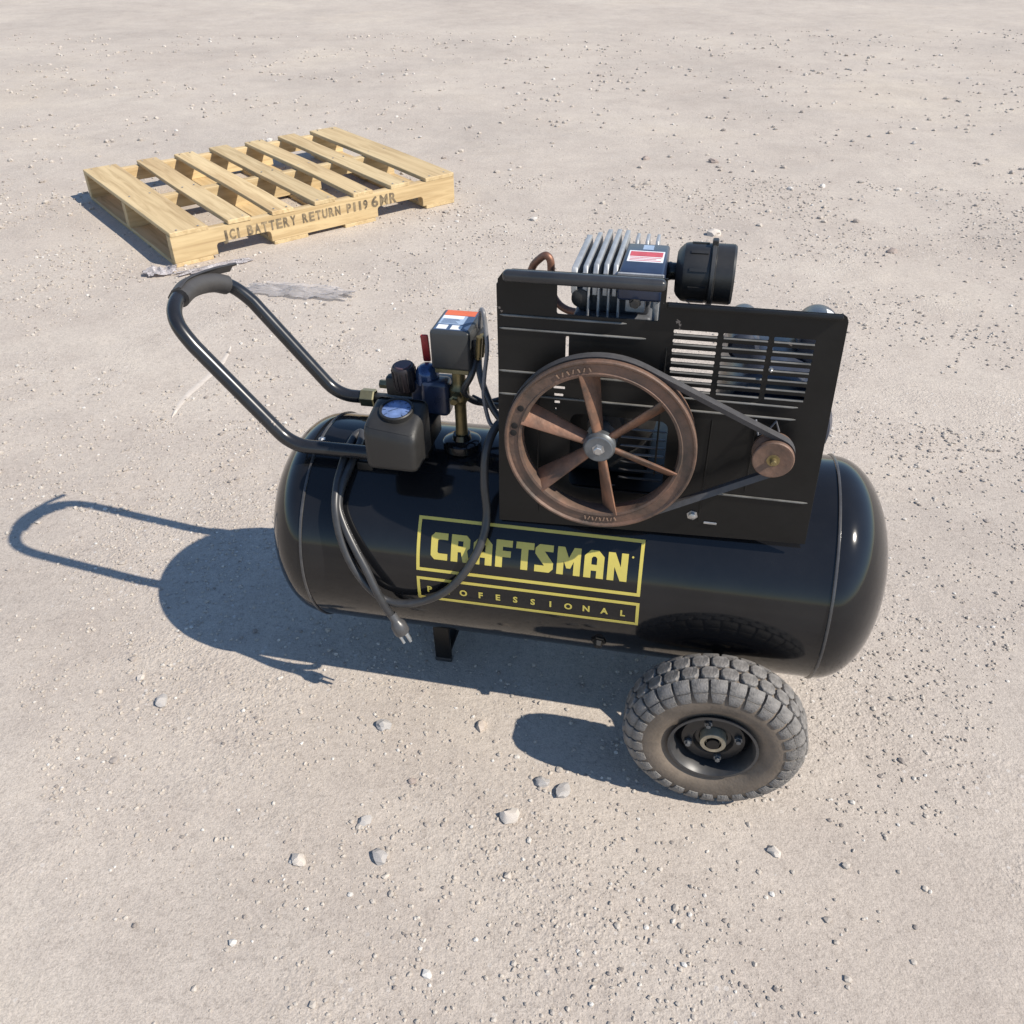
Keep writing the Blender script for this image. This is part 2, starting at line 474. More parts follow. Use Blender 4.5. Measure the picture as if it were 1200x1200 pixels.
def thing(name, label, cat, loc=(0, 0, 0), rz=0.0, group=None):
    e = bpy.data.objects.new(name, None)
    e.empty_display_size = 0.1
    COL.objects.link(e)
    e.location = loc
    e.rotation_euler = (0, 0, rz)
    e['label'] = label; e['category'] = cat
    if group:
        e['group'] = group
    return e

def curve_plate(loops, thick, bevel=0.0):
    """Flat plate (xy) with holes, even-odd filled, given thickness along z; returned as mesh."""
    cu = bpy.data.curves.new("plate", 'CURVE')
    cu.dimensions = '2D'
    cu.fill_mode = 'BOTH'
    cu.extrude = thick / 2 - bevel
    cu.bevel_depth = bevel
    cu.bevel_resolution = 1
    for lp in loops:
        s = cu.splines.new('POLY')
        s.points.add(len(lp) - 1)
        for p, q in zip(s.points, lp):
            p.co = (q[0], q[1], 0, 1)
        s.use_cyclic_u = True
    o = bpy.data.objects.new("plate", cu)
    COL.objects.link(o)
    dg = bpy.context.evaluated_depsgraph_get()
    me = bpy.data.meshes.new_from_object(o.evaluated_get(dg))
    bpy.data.objects.remove(o)
    bpy.data.curves.remove(cu)
    me.materials.clear()
    return me

def text_mesh(s, size, extrude=0.0, offset=0.0):
    cu = bpy.data.curves.new("lettering", 'FONT')
    cu.body = s
    cu.size = size
    cu.extrude = extrude
    cu.offset = offset
    cu.align_x = 'CENTER'
    cu.resolution_u = 3
    o = bpy.data.objects.new("lettering", cu)
    COL.objects.link(o)
    dg = bpy.context.evaluated_depsgraph_get()
    me = bpy.data.meshes.new_from_object(o.evaluated_get(dg))
    bpy.data.objects.remove(o)
    bpy.data.curves.remove(cu)
    me.materials.clear()
    return me

def rrect(x0, x1, y0, y1, r=(0, 0, 0, 0), n=5):
    """corner order: bl, br, tr, tl"""
    if not isinstance(r, (list, tuple)):
        r = (r,) * 4
    out = []
    for (cx, cy, sx, sy, a0), rr in zip(((x0, y0, 1, 1, PI), (x1, y0, -1, 1, 1.5 * PI), (x1, y1, -1, -1, 0), (x0, y1, 1, -1, PI / 2)), r):
        if rr <= 0:
            out.append((cx, cy))
        else:
            ccx, ccy = cx + sx * rr, cy + sy * rr
            for k in range(n + 1):
                a = a0 + PI / 2 * k / n
                out.append((ccx + math.cos(a) * rr, ccy + math.sin(a) * rr))
    return out

def stand(me, y, thick_dir=1):
    """turn an xy plate into an xz plate standing at the given y"""
    for v in me.vertices:
        x, a, b = v.co
        v.co = (x, y + b, a)
    bm = BM(); bm.from_mesh(me)
    bmesh.ops.recalc_face_normals(bm, faces=bm.faces)
    bm.to_mesh(me); bm.free()
    return me

# ------------------------------------------------------------------ ground
def axis_steps(lo, hi, a, b, fine):
    v = []
    x = a
    while x < b:
        v.append(x); x += fine
    s = fine; x = a
    left = []
    while x > lo:
        s *= 1.6; x -= s; left.append(max(x, lo))
    s = fine; x = b
    right = [b]
    while x < hi:
        s *= 1.6; x += s; right.append(min(x, hi))
    return left[::-1] + v + right
bm = BM()
xs = axis_steps(-150, 150, -6, 6, 0.5)
ys = axis_steps(-150, 250, -3, 12, 0.5)
grid = [[bm.verts.new((x, y, 0)) for y in ys] for x in xs]
for i in range(len(xs) - 1):
    for j in range(len(ys) - 1):
        bm.faces.new((grid[i][j], grid[i + 1][j], grid[i + 1][j + 1], grid[i][j + 1]))
ground = obj("ground", bm, 'ground', smooth=False)
ground['kind'] = 'structure'

# ------------------------------------------------------------------ air compressor
T_ORG = (0.1007, 1.1524, -0.0036)
T_YAW, T_TILT = -0.21682, 0.0243
R, ZC, HL, CAP = 0.1761, 0.2722, 0.4027, 0.094
comp = thing("air_compressor", "black wheeled air compressor with horizontal tank, belt drive and tube handle", "air compressor", T_ORG, T_YAW)
comp.rotation_euler = (0, -T_TILT, T_YAW)      # the foot end sits a little lower than the wheel end

# tank
prof = []
for k in range(25):
    t = math.sin(PI / 2 * (1 - k / 24))
    prof.append((R * (1 - t ** 2.05) ** (1 / 2.05) if t < 1 else 0.0, -HL - CAP * t))
prof += [(R, -HL + 0.001), (R + 0.0016, -HL + 0.002), (R + 0.0016, -HL + 0.005), (R, -HL + 0.006)]
prof += [(R, -HL + 0.006 + (2 * HL - 0.012) * k / 10) for k in range(1, 10)]
prof += [(R, HL - 0.006), (R + 0.0016, HL - 0.005), (R + 0.0016, HL - 0.002), (R, HL - 0.001)]
for k in range(25):
    t = math.sin(PI / 2 * (k / 24))
    prof.append((R * (1 - t ** 2.05) ** (1 / 2.05) if t < 1 else 0.0, HL + CAP * t))
tank = obj("tank", lathe(BM(), prof, (0, 0, ZC), 'x', 128), 'tank', comp, angle=50)

for xx in (-HL + 0.0035, HL - 0.0035):
    bm = BM(); lathe(bm, [(R + 0.0008, -0.0024), (R + 0.0022, -0.0016), (R + 0.0026, 0.0), (R + 0.0022, 0.0016), (R + 0.0008, 0.0024)], (xx, 0, ZC), 'x', 128)
    obj("seam", bm, 'seam', tank)

def tank_pt(x, ang, off):
    return Vector((x, -(R + off) * math.cos(ang), ZC + (R + off) * math.sin(ang)))

def wrap(me, off):
    """map plate (x, arc length s, depth) onto the tank side; s measured up the surface from the horizontal"""
    bm = BM(); bm.from_mesh(me)
    lo = min(v.co.y for v in bm.verts); hi = max(v.co.y for v in bm.verts)
    s = math.floor(lo / 0.004) * 0.004
    while s < hi:
        bmesh.ops.bisect_plane(bm, geom=bm.verts[:] + bm.edges[:] + bm.faces[:], plane_co=(0, s + 0.0013, 0), plane_no=(0, 1, 0))
        s += 0.004
    for v in bm.verts:
        x, ss, d = v.co
        v.co = tank_pt(x, ss / R, off + d)
    bm.to_mesh(me); bm.free()
    return me

D = math.radians
def s_of(deg):
    return D(deg) * R

def frame_loops(x0, x1, s0, s1, w):
    return [[(x0, s0), (x1, s0), (x1, s1), (x0, s1)], [(x0 + w, s0 + w), (x1 - w, s0 + w), (x1 - w, s1 - w), (x0 + w, s1 - w)]]
link("decal_frame", wrap(curve_plate(frame_loops(-0.2085, 0.1335, s_of(13.5), s_of(41.4), 0.0050), 0.0004), 0.0006), 'gold', tank)
link("decal_frame", wrap(curve_plate(frame_loops(-0.2085, 0.1340, s_of(-3.7), s_of(9.9), 0.0046), 0.0004), 0.0006), 'gold', tank)

GL = {
 'C': (9, [[(0, 2), (0, 12), (2, 14), (9, 14), (9, 10.6), (4.2, 10.6), (3.6, 10), (3.6, 4), (4.2, 3.4), (9, 3.4), (9, 0), (2, 0)]]),
 'R': (10, [[(0, 0), (0, 14), (8, 14), (10, 12), (10, 7.8), (8.6, 6.4), (10, 0), (6.5, 0), (5.3, 5.2), (3.6, 5.2), (3.6, 0)], [(3.6, 8.2), (6.4, 8.2), (6.4, 10.9), (3.6, 10.9)]]),
 'A': (10, [[(0, 0), (0, 11), (3, 14), (7, 14), (10, 11), (10, 0), (6.4, 0), (6.4, 3.8), (3.6, 3.8), (3.6, 0)], [(3.6, 6.8), (6.4, 6.8), (6.4, 10), (5.6, 10.9), (4.4, 10.9), (3.6, 10)]]),
 'F': (8.6, [[(0, 0), (0, 14), (8.6, 14), (8.6, 10.6), (3.6, 10.6), (3.6, 8.6), (8, 8.6), (8, 5.4), (3.6, 5.4), (3.6, 0)]]),
 'T': (9.4, [[(2.9, 0), (2.9, 10.6), (0, 10.6), (0, 14), (9.4, 14), (9.4, 10.6), (6.5, 10.6), (6.5, 0)]]),
 'S': (9.6, [[(0, 0), (0, 3.4), (5.0, 3.4), (0, 9.2), (0, 12), (2, 14), (9.3, 14), (9.3, 10.6), (4.9, 10.6), (9.6, 5.0), (9.6, 2), (7.6, 0)]]),
 'M': (12, [[(0, 0), (0, 14), (3.6, 14), (6, 8.6), (8.4, 14), (12, 14), (12, 0), (8.6, 0), (8.6, 7), (7, 3.4), (5, 3.4), (3.4, 7), (3.4, 0)]]),
 'N': (10, [[(0, 0), (0, 14), (3.4, 14), (6.6, 7), (6.6, 14), (10, 14), (10, 0), (6.6, 0), (3.4, 7), (3.4, 0)]]),
}
word = "CRAFTSMAN"
gaps = 1.9
tot = sum(GL[c][0] for c in word) + gaps * (len(word) - 1) - 1.2
x0_, x1_ = -0.1860, 0.1120
ux = (x1_ - x0_) / tot
s_lo, s_hi = s_of(20.3), s_of(33.9)
uz = (s_hi - s_lo) / 14
px = x0_
for i, c in enumerate(word):
    w, lps = GL[c]
    link("letter", wrap(curve_plate([[(px + a * ux, s_lo + b * uz) for a, b in lp] for lp in lps], 0.0004), 0.0006), 'gold', tank, smooth=False)
    px += (w + (gaps - 1.2 if c == 'T' else gaps)) * ux
for i, c in enumerate("PROFESSIONAL"):
    me = text_mesh(c, 0.0148, 0.0, 0.0006)
    for v in me.vertices:
        v.co.x += -0.189 + i * (0.299 / 11)
        v.co.y += s_of(3.1) - 0.0055
    link("letter", wrap(me, 0.0008), 'gold', tank, smooth=False)
# small registered dot beside the last letter
bm = BM(); lathe(bm, [(0.0016, 0), (0.0016, 0.0005), (0, 0.0005)], tank_pt(0.1185, D(32.6), 0.0005), (0, -math.cos(D(31)), math.sin(D(31))), 10)
obj("trademark_dot", bm, 'gold', tank)

# drain plug scar and front foot
def strap(x0, x1, y0, y1, z0, z1, bev=0.004):
    return box(BM(), x0, x1, y0, y1, z0, z1, bev)
for y0_ in (-0.070, 0.062):
    bm = BM(); box(bm, -0.232, -0.202, y0_, y0_ + 0.008, 0.0150, 0.122, 0.002)
    foot = obj("foot", bm, 'guard', comp)
    bm = BM(); box(bm, -0.233, -0.201, y0_ - 0.002, y0_ + 0.010, 0.0090, 0.0190, 0.003)
    obj("rubber_pad", bm, 'rubber', foot)
bm = BM(); box(bm, -0.229, -0.205, -0.0618, 0.0618, 0.022, 0.030, 0.002)
obj("foot_crossbar", bm, 'guard', comp)
bm = BM()
lathe(bm, [(0.011, -0.006), (0.012, 0.002), (0.008, 0.002), (0.006, 0.010), (0, 0.010)], tank_pt(0.075, D(-22), 0.001), (0, -math.cos(D(22)), -math.sin(D(22))), 6)
obj("drain_plug", bm, 'guard', comp)

# saddle plate on the tank top
FIT = True
bm = BM(); box(bm, -0.075, 0.352, -0.112, 0.112, 0.4495, 0.456, 0.002)
saddle = obj("mounting_plate", bm, 'guard', comp)
for x in (-0.03, 0.31):
    for y in (-0.10, 0.092):
        bm = BM(); box(bm, x, x + 0.03, y, y + 0.008, 0.405, 0.451, 0.001)
        obj("mounting_leg", bm, 'guard', saddle)

# ---- belt guard plate
GY = -0.135
outl = [(-0.090, 0.392), (0.359, 0.412)]
outl += [(0.3495, 0.750), (0.347, 0.756), (0.342, 0.759), (0.1305, 0.759), (0.1305, 0.789)]
outl += [(-0.064, 0.789), (-0.076, 0.785), (-0.0835, 0.775)]
holes = []
for ci, (xa, xb) in enumerate(((0.1435, 0.1995), (0.2055, 0.2615), (0.2670, 0.3215))):
    for k in range(7):
        zt = 0.7245 - 0.0131 * k
        holes.append(rrect(xa, xb - (0.004 if ci == 2 else 0), zt - 0.0062, zt, 0.002, 3))
holes.append(rrect(-0.007, 0.1245, 0.733, 0.774, 0.003, 3))
holes.append(rrect(0.0055, 0.0105, 0.672, 0.704, 0.001, 2))
for k, (xa, xb) in enumerate(((-0.0097, 0.0068), (-0.0085, 0.0047), (-0.0080, 0.0002), (-0.0068, -0.0044))):
    zt = 0.630 - 0.0112 * k
    holes.append(rrect(xa, xb, zt - 0.0050, zt, 0.001, 2))
holes.append(rrect(0.015, 0.150, 0.468, 0.590, 0.012, 4))
holes.append(rrect(0.1205, 0.1275, 0.7345, 0.7355, 0, 2))
LV = holes[:21]
guard = link("belt_guard", stand(curve_plate([outl] + holes[:-1], 0.0022, 0.0004), GY), 'guard', comp, angle=30)
bm = BM(); box(bm, -0.075, 0.130, -0.1520, -0.1362, 0.7760, 0.7912, 0.006, 3)
obj("top_lip", bm, 'lip', guard)
bm = BM(); box(bm, 0.133, 0.343, -0.1435, -0.1362, 0.7530, 0.7598, 0.003, 2)
obj("top_fold", bm, 'guard', guard)
bm = BM(); box(bm, -0.0865, -0.0840, -0.1338, -0.090, 0.44, 0.768, 0.0008, 1)
obj("side_flange", bm, 'guard', guard)
bm = BM(); box(bm, 0.3465, 0.3490, -0.1338, -0.095, 0.458, 0.745, 0.0008, 1)
obj("side_flange", bm, 'guard', guard)
for xa, xb, z in ((-0.082, 0.084, 0.7270), (-0.083, 0.110, 0.7085), (-0.085, 0.140, 0.6465), (-0.086, 0.138, 0.6115), (0.1435, 0.312, 0.6290), (0.150, 0.312, 0.6110), (0.205, 0.350, 0.4825)):
    bm = BM(); tube(bm, [(xa, GY - 0.0009, z), (xa + 0.006, GY - 0.0016, z), (xb - 0.006, GY - 0.0016, z), (xb, GY - 0.0009, z)], [0.0006, 0.0016, 0.0016, 0.0006], 8)
    obj("rib", bm, 'ledge', guard)
for k, lp in enumerate(LV):
    xa, xb = min(q[0] for q in lp) + 0.001, max(q[0] for q in lp) - 0.001
    zb = min(q[1] for q in lp)
    bm = BM()
    prf = [(GY - 0.0012, zb + 0.0002), (GY - 0.0034, zb - 0.0002), (GY - 0.0036, zb - 0.0010), (GY - 0.0012, zb - 0.0016)]
    a_ = [bm.verts.new((xa, y, z)) for y, z in prf]; b_ = [bm.verts.new((xb, y, z)) for y, z in prf]
    bm.faces.new(a_); bm.faces.new(b_[::-1])
    for i in range(4):
        bm.faces.new((a_[i], a_[(i + 1) % 4], b_[(i + 1) % 4], b_[i]))
    obj("louvre_lip", bm, 'ledge', guard, smooth=False)
for x, za, zb in ((0.2065, 0.430, 0.602), (0.2640, 0.488, 0.604), (-0.030, 0.415, 0.640), (0.1370, 0.500, 0.700)):
    bm = BM(); tube(bm, [(x, GY - 0.0006, za), (x, GY - 0.0012, za + 0.006), (x, GY - 0.0012, zb - 0.006), (x, GY - 0.0006, zb)], [0.0005, 0.0013, 0.0013, 0.0005], 8)
    obj("rib", bm, 'guard', guard)
for x, z, r in ((0.197, 0.441, 0.0055), (0.270, 0.680, 0.002)):
    bm = BM(); lathe(bm, [(r * 1.5, 0), (r * 1.5, 0.001), (r, 0.001), (r, 0.005), (r * 0.6, 0.006), (0, 0.006)], (x, GY - 0.0012, z), (0, -1, 0), 6 if r > 0.004 else 10)
    obj("bolt", bm, 'steel', guard)
bm = BM(); box(bm, 0.214, 0.233, GY - 0.003, GY - 0.0012, 0.4285, 0.4325, 0.0008, 1)
obj("slot_clip", bm, 'steel', guard)
bm = BM(); tube(bm, [(0.262, GY - 0.002, 0.607), (0.268, GY - 0.010, 0.588), (0.278, GY - 0.012, 0.596), (0.287, GY - 0.011, 0.612), (0.294, GY - 0.002, 0.592)], 0.0016, 8)
obj("belt_clip", bm, 'wire', guard)

# ---- flywheel
FC = Vector((0.0615, 0, 0.5635)); YF = -0.181
RO, RI = 0.1305, 0.1075
bm = BM()
lathe(bm, [(RO - 0.0015, 0.0), (RO, 0.0015), (RO, 0.007), (RO - 0.006, 0.012), (RO - 0.006, 0.019), (RO - 0.0025, 0.024), (RO - 0.0025, 0.030),
           (RI + 0.004, 0.030), (RI + 0.001, 0.028), (RI - 0.002, 0.010), (RI, 0.0025), (RI + 0.0035, 0.0015), (RI + 0.005, 0.0028), (RO - 0.006, 0.0028), (RO - 0.0035, 0.0)],
      (FC.x, YF, FC.z), (0, 1, 0), 96, closed=True)
fly = obj("flywheel", bm, 'rust', comp, angle=28)
for k in range(6):
    a = D(100 + 60 * k)
    bm = BM()
    er = Vector((math.cos(a), 0, math.sin(a))); et = Vector((-math.sin(a), 0, math.cos(a))); ey = Vector((0, 1, 0))
    rings = []
    n = 9
    for i in range(n):
        t = i / (n - 1)
        rr = 0.014 + (0.110 - 0.014) * t
        w = 0.0080 + 0.0100 * t          # half breadth of the blade
        th = 0.0040 - 0.0010 * t         # half thickness
        tw = D(-50)
        e1 = et * math.cos(tw) + ey * math.sin(tw)
        e2 = -et * math.sin(tw) + ey * math.cos(tw)
        c = FC + Vector((0, YF + 0.0145, 0)) + er * rr
        ring = []
        for u, vv in ((-1, -0.25), (-0.8, -0.8), (0, -1), (0.8, -0.8), (1, -0.25), (1, 0.25), (0.8, 0.8), (0, 1), (-0.8, 0.8), (-1, 0.25)):
            ring.append(bm.verts.new(c + e1 * (w * u) + e2 * (th * vv)))
        rings.append(ring)
    for p, q in zip(rings, rings[1:]):
        for i in range(10):
            j = (i + 1) % 10
            bm.faces.new((p[i], p[j], q[j], q[i]))
    bm.faces.new(rings[0][::-1]); bm.faces.new(rings[-1])
    obj("spoke", bm, 'rustspoke', fly, angle=50)
bm = BM()
lathe(bm, [(0, -0.0005), (0.0180, -0.0005), (0.0195, 0.0005), (0.0200, 0.003), (0.022, 0.006), (0.022, 0.034), (0, 0.034)], (FC.x, YF, FC.z), (0, 1, 0), 40)
hub = obj("hub", bm, 'greysteel', fly, angle=30)
bm = BM()
lathe(bm, [(0, -0.0065), (0.0052, -0.0065), (0.0064, -0.0055), (0.0064, -0.0010), (0.0088, -0.0010), (0.0088, -0.0002)], (FC.x, YF, FC.z), (0, 1, 0), 6)
obj("hub_bolt", bm, 'steel', fly, angle=30)
for a, sx in ((D(155), 1), (D(169), 1), (D(174.5), 1)):
    rr = 0.1185
    bm = BM(); lathe(bm, [(0.0046, 0), (0.0046, -0.0006), (0.0040, -0.0008), (0, -0.0008)], (FC.x + rr * math.cos(a), YF + 0.0028, FC.z + rr * math.sin(a)), (0, 1, 0), 14)
    obj("hole_shade_disc", bm, 'hole', fly)  # near-black disc on the rim paints the shade inside a hole
# raised casting marks on the rim face
for base, cnt in ((98, 7), (263, 9)):
    for k in range(cnt):
        a = D(base + (k * 3.6 if base < 180 else k * 2.6))
        c = Vector((FC.x + 0.1175 * math.cos(a), YF + 0.0024, FC.z + 0.1175 * math.sin(a)))
        mt4 = Matrix.Translation(c) @ Matrix.Rotation(-(a - PI / 2) + (0.35 if k % 2 else -0.3), 4, 'Y')
        bm = BM(); box(bm, -0.0008, 0.0008, -0.0010, 0.0007, -0.003, 0.003, 0, mtx=mt4)
        obj("casting_mark", bm, 'rustpale', fly, smooth=False)

# ---- motor pulley and belt
PC = Vector((0.2885, 0, 0.5730))
bm = BM()
lathe(bm, [(0, 0.0005), (0.020, 0.0005), (0.022, 0.0), (0.0255, 0.0), (0.0268, 0.0015), (0.0268, 0.006), (0.0215, 0.012), (0.0215, 0.018), (0.0268, 0.023), (0.0268, 0.028), (0.012, 0.029), (0.012, 0.036), (0, 0.036)], (PC.x, YF, PC.z), (0, 1, 0), 48)
pul = obj("motor_pulley", bm, 'rust', comp, angle=30)
bm = BM(); lathe(bm, [(0, -0.0085), (0.0035, -0.008), (0.0045, -0.006), (0.0045, 0.0), (0.0085, 0.0), (0.0085, 0.0006)], (PC.x, YF, PC.z), (0, 1, 0), 18)
obj("shaft_end", bm, 'brass', pul)
# V belt running round both
bm = BM()
r1, r2b = RO - 0.0015, 0.0250
c1 = Vector((FC.x, FC.z)); c2 = Vector((PC.x, PC.z))
dv = c2 - c1; L_ = dv.length; base = math.atan2(dv.y, dv.x); off = math.acos((r1 - r2b) / L_)
path = []
for k in range(61):
    a = base + off + (2 * PI - 2 * off) * k / 60
    path.append((c1.x + r1 * math.cos(a), c1.y + r1 * math.sin(a), math.cos(a), math.sin(a)))
for k in range(21):
    a = base - off + (2 * off) * k / 20
    path.append((c2.x + r2b * math.cos(a), c2.y + r2b * math.sin(a), math.cos(a), math.sin(a)))
sect = ((0.0032, 0.0085), (0.0032, 0.0225), (-0.0045, 0.0195), (-0.0045, 0.0115))
rings = [[bm.verts.new((x + nx * s, YF + yy, z + nz * s)) for s, yy in sect] for x, z, nx, nz in path]
for i in range(len(rings)):
    p, q = rings[i], rings[(i + 1) % len(rings)]
    for k in range(4):
        bm.faces.new((p[k], p[(k + 1) % 4], q[(k + 1) % 4], q[k]))
obj("belt", bm, 'belt', comp, angle=30)

# ---- pump: crankcase, cylinder, head
bm = BM()
lathe(bm, [(0, -0.118), (0.024, -0.118), (0.026, -0.112), (0.026, -0.095), (0.062, -0.088), (0.070, -0.080), (0.070, 0.085), (0.060, 0.095), (0, 0.095)], (0.0615, 0, 0.5635), 'y', 40)
box(bm, 0.0, 0.123, -0.075, 0.085, 0.4565, 0.52, 0.01)
crank = obj("pump_crankcase", bm, 'dark', comp)
bm = BM(); lathe(bm, [(0.009, 0), (0.009, 0.05)], (0.0615, -0.166, 0.5635), (0, 1, 0), 16)
obj("crankshaft", bm, 'greysteel', crank)
bm = BM(); lathe(bm, [(0.040, 0.618), (0.040, 0.700)], (0.0615, -0.01, 0), 'z', 32)
cyl = obj("pump_cylinder", bm, 'dark', comp)
for k in range(5):
    bm = BM(); box(bm, 0.003, 0.120, -0.090, 0.070, 0.628 + k * 0.0145, 0.6315 + k * 0.0145, 0.0012, 1)
    obj("cooling_fin", bm, 'dark', cyl)
for k in range(7):
    bm = BM(); box(bm, 0.085, 0.148, -0.126, -0.1215, 0.484 + k * 0.0135, 0.487 + k * 0.0135, 0.0012, 1)
    obj("cooling_fin", bm, 'greysteel' if k > 2 else 'dark', crank)

bm = BM()
box(bm, 0.009, 0.113, -0.100, 0.060, 0.7035, 0.722, 0.006, 3)
box(bm, 0.014, 0.108, -0.092, 0.052, 0.7215, 0.752, 0.004, 2)
head = obj("pump_head", bm, 'aludark', comp)
def fin(x, y0, y1, z0, z1, th, lean=0.0, m_='alu'):
    bm = BM()
    prof_ = [(y0, z0), (y1, z0), (y1, z1 - 0.02), (y1 - 0.010, z1), (y0 + 0.008, z1), (y0, z1 - 0.010)]
    fr = [bm.verts.new((x - th / 2 + lean * (z - z0), y, z)) for y, z in prof_]
    bk = [bm.verts.new((x + th / 2 + lean * (z - z0), y, z)) for y, z in prof_]
    bm.faces.new(fr); bm.faces.new(bk[::-1])
    for i in range(6):
        j = (i + 1) % 6
        bm.faces.new((fr[i], fr[j], bk[j], bk[i]))
    bmesh.ops.bevel(bm, geom=bm.edges[:], offset=0.0007, segments=1, affect='EDGES')
    return obj("cooling_fin", bm, m_, head)
for x, lean, y1, zt, th in ((0.0105, -0.03, 0.046, 0.783, 0.0075), (0.0245, -0.02, 0.050, 0.786, 0.0062), (0.0375, 0.0, 0.056, 0.789, 0.0066), (0.0505, 0.0, 0.056, 0.790, 0.0062), (0.0625, 0.0, 0.054, 0.790, 0.0058)):
    fin(x, -0.106, y1, 0.750, zt, th, lean)
for x in (0.078, 0.092, 0.106):
    fin(x, 0.004, 0.052, 0.745, 0.787, 0.0045)
for x in (0.030, 0.043, 0.056, 0.069):
    bm = BM(); box(bm, x - 0.0014, x + 0.0014, -0.112, -0.1003, 0.7075, 0.770, 0.0008, 1)
    obj("cooling_fin", bm, 'alu', head)
bm = BM(); box(bm, 0.008, 0.106, -0.1160, -0.1005, 0.7015, 0.7120, 0.004, 3)
obj("lower_flange", bm, 'navy', head)
bm = BM(); box(bm, 0.1135, 0.1215, -0.1140, -0.1060, 0.716, 0.766, 0.002)
box(bm, 0.1090, 0.1220, -0.1160, -0.1040, 0.7020, 0.7158, 0.003)
obj("bright_gap_fill", bm, 'alu', head)  # added shape standing in for bright ground seen through the gap
# left round boss, right intake port with bolt
bm = BM(); lathe(bm, [(0.013, 0), (0.012, 0.009), (0.006, 0.011), (0, 0.011)], (0.0195, -0.0995, 0.745), (0, -1, 0), 20)
obj("boss", bm, 'dark', head)
bm = BM(); box(bm, 0.0785, 0.1035, -0.1135, -0.0995, 0.7335, 0.7605, 0.002)
port = obj("port_plate", bm, 'alu', head)
bm = BM(); lathe(bm, [(0.008, 0), (0.008, 0.004), (0.0055, 0.0045), (0.0055, 0.010), (0, 0.010)], (0.091, -0.1135, 0.748), (0, -1, 0), 6)
obj("bolt", bm, 'dark', head)
# valve cover block with sticker
bm = BM(); box(bm, 0.0675, 0.1245, -0.118, -0.004, 0.750, 0.7880, 0.004, 3)
cover = obj("valve_cover", bm, 'navy', comp)
bm = BM(); box(bm, 0.0665, 0.1250, -0.1195, -0.1165, 0.7705, 0.7875, 0.001, 1)
obj("bright_edge", bm, 'alu', cover)
bm = BM(); box(bm, 0.0735, 0.1200, -0.078, -0.036, 0.7880, 0.7884, 0)
stick = obj("warning_sticker", bm, 'white', cover, smooth=False)
bm = BM(); box(bm, 0.0755, 0.1180, -0.058, -0.040, 0.7884, 0.7887, 0)
obj("red_band", bm, 'redprint', cover, smooth=False)
bm = BM()
for k in range(3):
    box(bm, 0.0765, 0.117 - 0.006 * (k % 2), -0.0745 + k * 0.0055, -0.0725 + k * 0.0055, 0.7884, 0.7886, 0)
obj("print_line", bm, 'redprint', cover, smooth=False)
bm = BM(); box(bm, 0.090, 0.104, -0.030, -0.012, 0.7880, 0.7883, 0, mtx=None)
obj("scratch_patch", bm, 'labelblue', cover, smooth=False)

# air filter
FY, FZ = -0.035, 0.7630
bm = BM(); lathe(bm, [(0.0115, 0.1245), (0.0125, 0.128), (0.0115, 0.131), (0.0115, 0.140)], (0, FY, FZ), 'x', 24)
neck = obj("filter_neck", bm, 'tube', comp)
bm = BM()
lathe(bm, [(0, 0.1365), (0.026, 0.1365), (0.031, 0.139), (0.0375, 0.146), (0.0385, 0.150), (0.0385, 0.1795), (0.0415, 0.1805), (0.0415, 0.1865), (0.0390, 0.1875), (0.0390, 0.209), (0.0370, 0.212), (0, 0.2125)], (0, FY, FZ), 'x', 56)
filt = obj("air_filter", bm, 'filter', comp, angle=25)
for k, a in enumerate((D(95), D(275))):
    c = Vector((0.1835, FY + 0.0435 * math.cos(a), FZ + 0.0435 * math.sin(a)))
    bm = BM(); box(bm, -0.004, 0.004, -0.006, 0.006, -0.004, 0.004, 0.0012, 1, mtx=Matrix.Translation(c))
    obj("clip", bm, 'filter', filt)
bm = BM(); lathe(bm, [(0.0416, 0.1808), (0.0422, 0.1812), (0.0422, 0.1852), (0.0416, 0.1856)], (0, FY, FZ), 'x', 56)
obj("band", bm, 'filterband', filt)
bm = BM()
for k in range(10):
    a = 2 * PI * k / 10 + 0.2
    c = Vector((0.165, FY + 0.0387 * math.cos(a), FZ + 0.0387 * math.sin(a)))
    box(bm, -0.011, 0.011, -0.0022, 0.0022, -0.0012, 0.0012, 0, mtx=Matrix.Translation(c) @ Matrix.Rotation(a - PI / 2, 4, 'X'))
obj("intake_rib", bm, 'filter', filt)

# copper discharge tube
bm = BM(); tube(bm, catmull([(0.030, 0.020, 0.672), (-0.018, 0.034, 0.668), (-0.042, 0.042, 0.684), (-0.047, 0.045, 0.718), (-0.049, 0.046, 0.738), (-0.056, 0.048, 0.7445), (-0.066, 0.051, 0.738), (-0.078, 0.055, 0.722), (-0.083, 0.057, 0.69), (-0.082, 0.050, 0.55), (-0.084, 0.040, 0.4485)], 8), 0.0058, 12)
obj("copper_tube", bm, 'copper', comp)

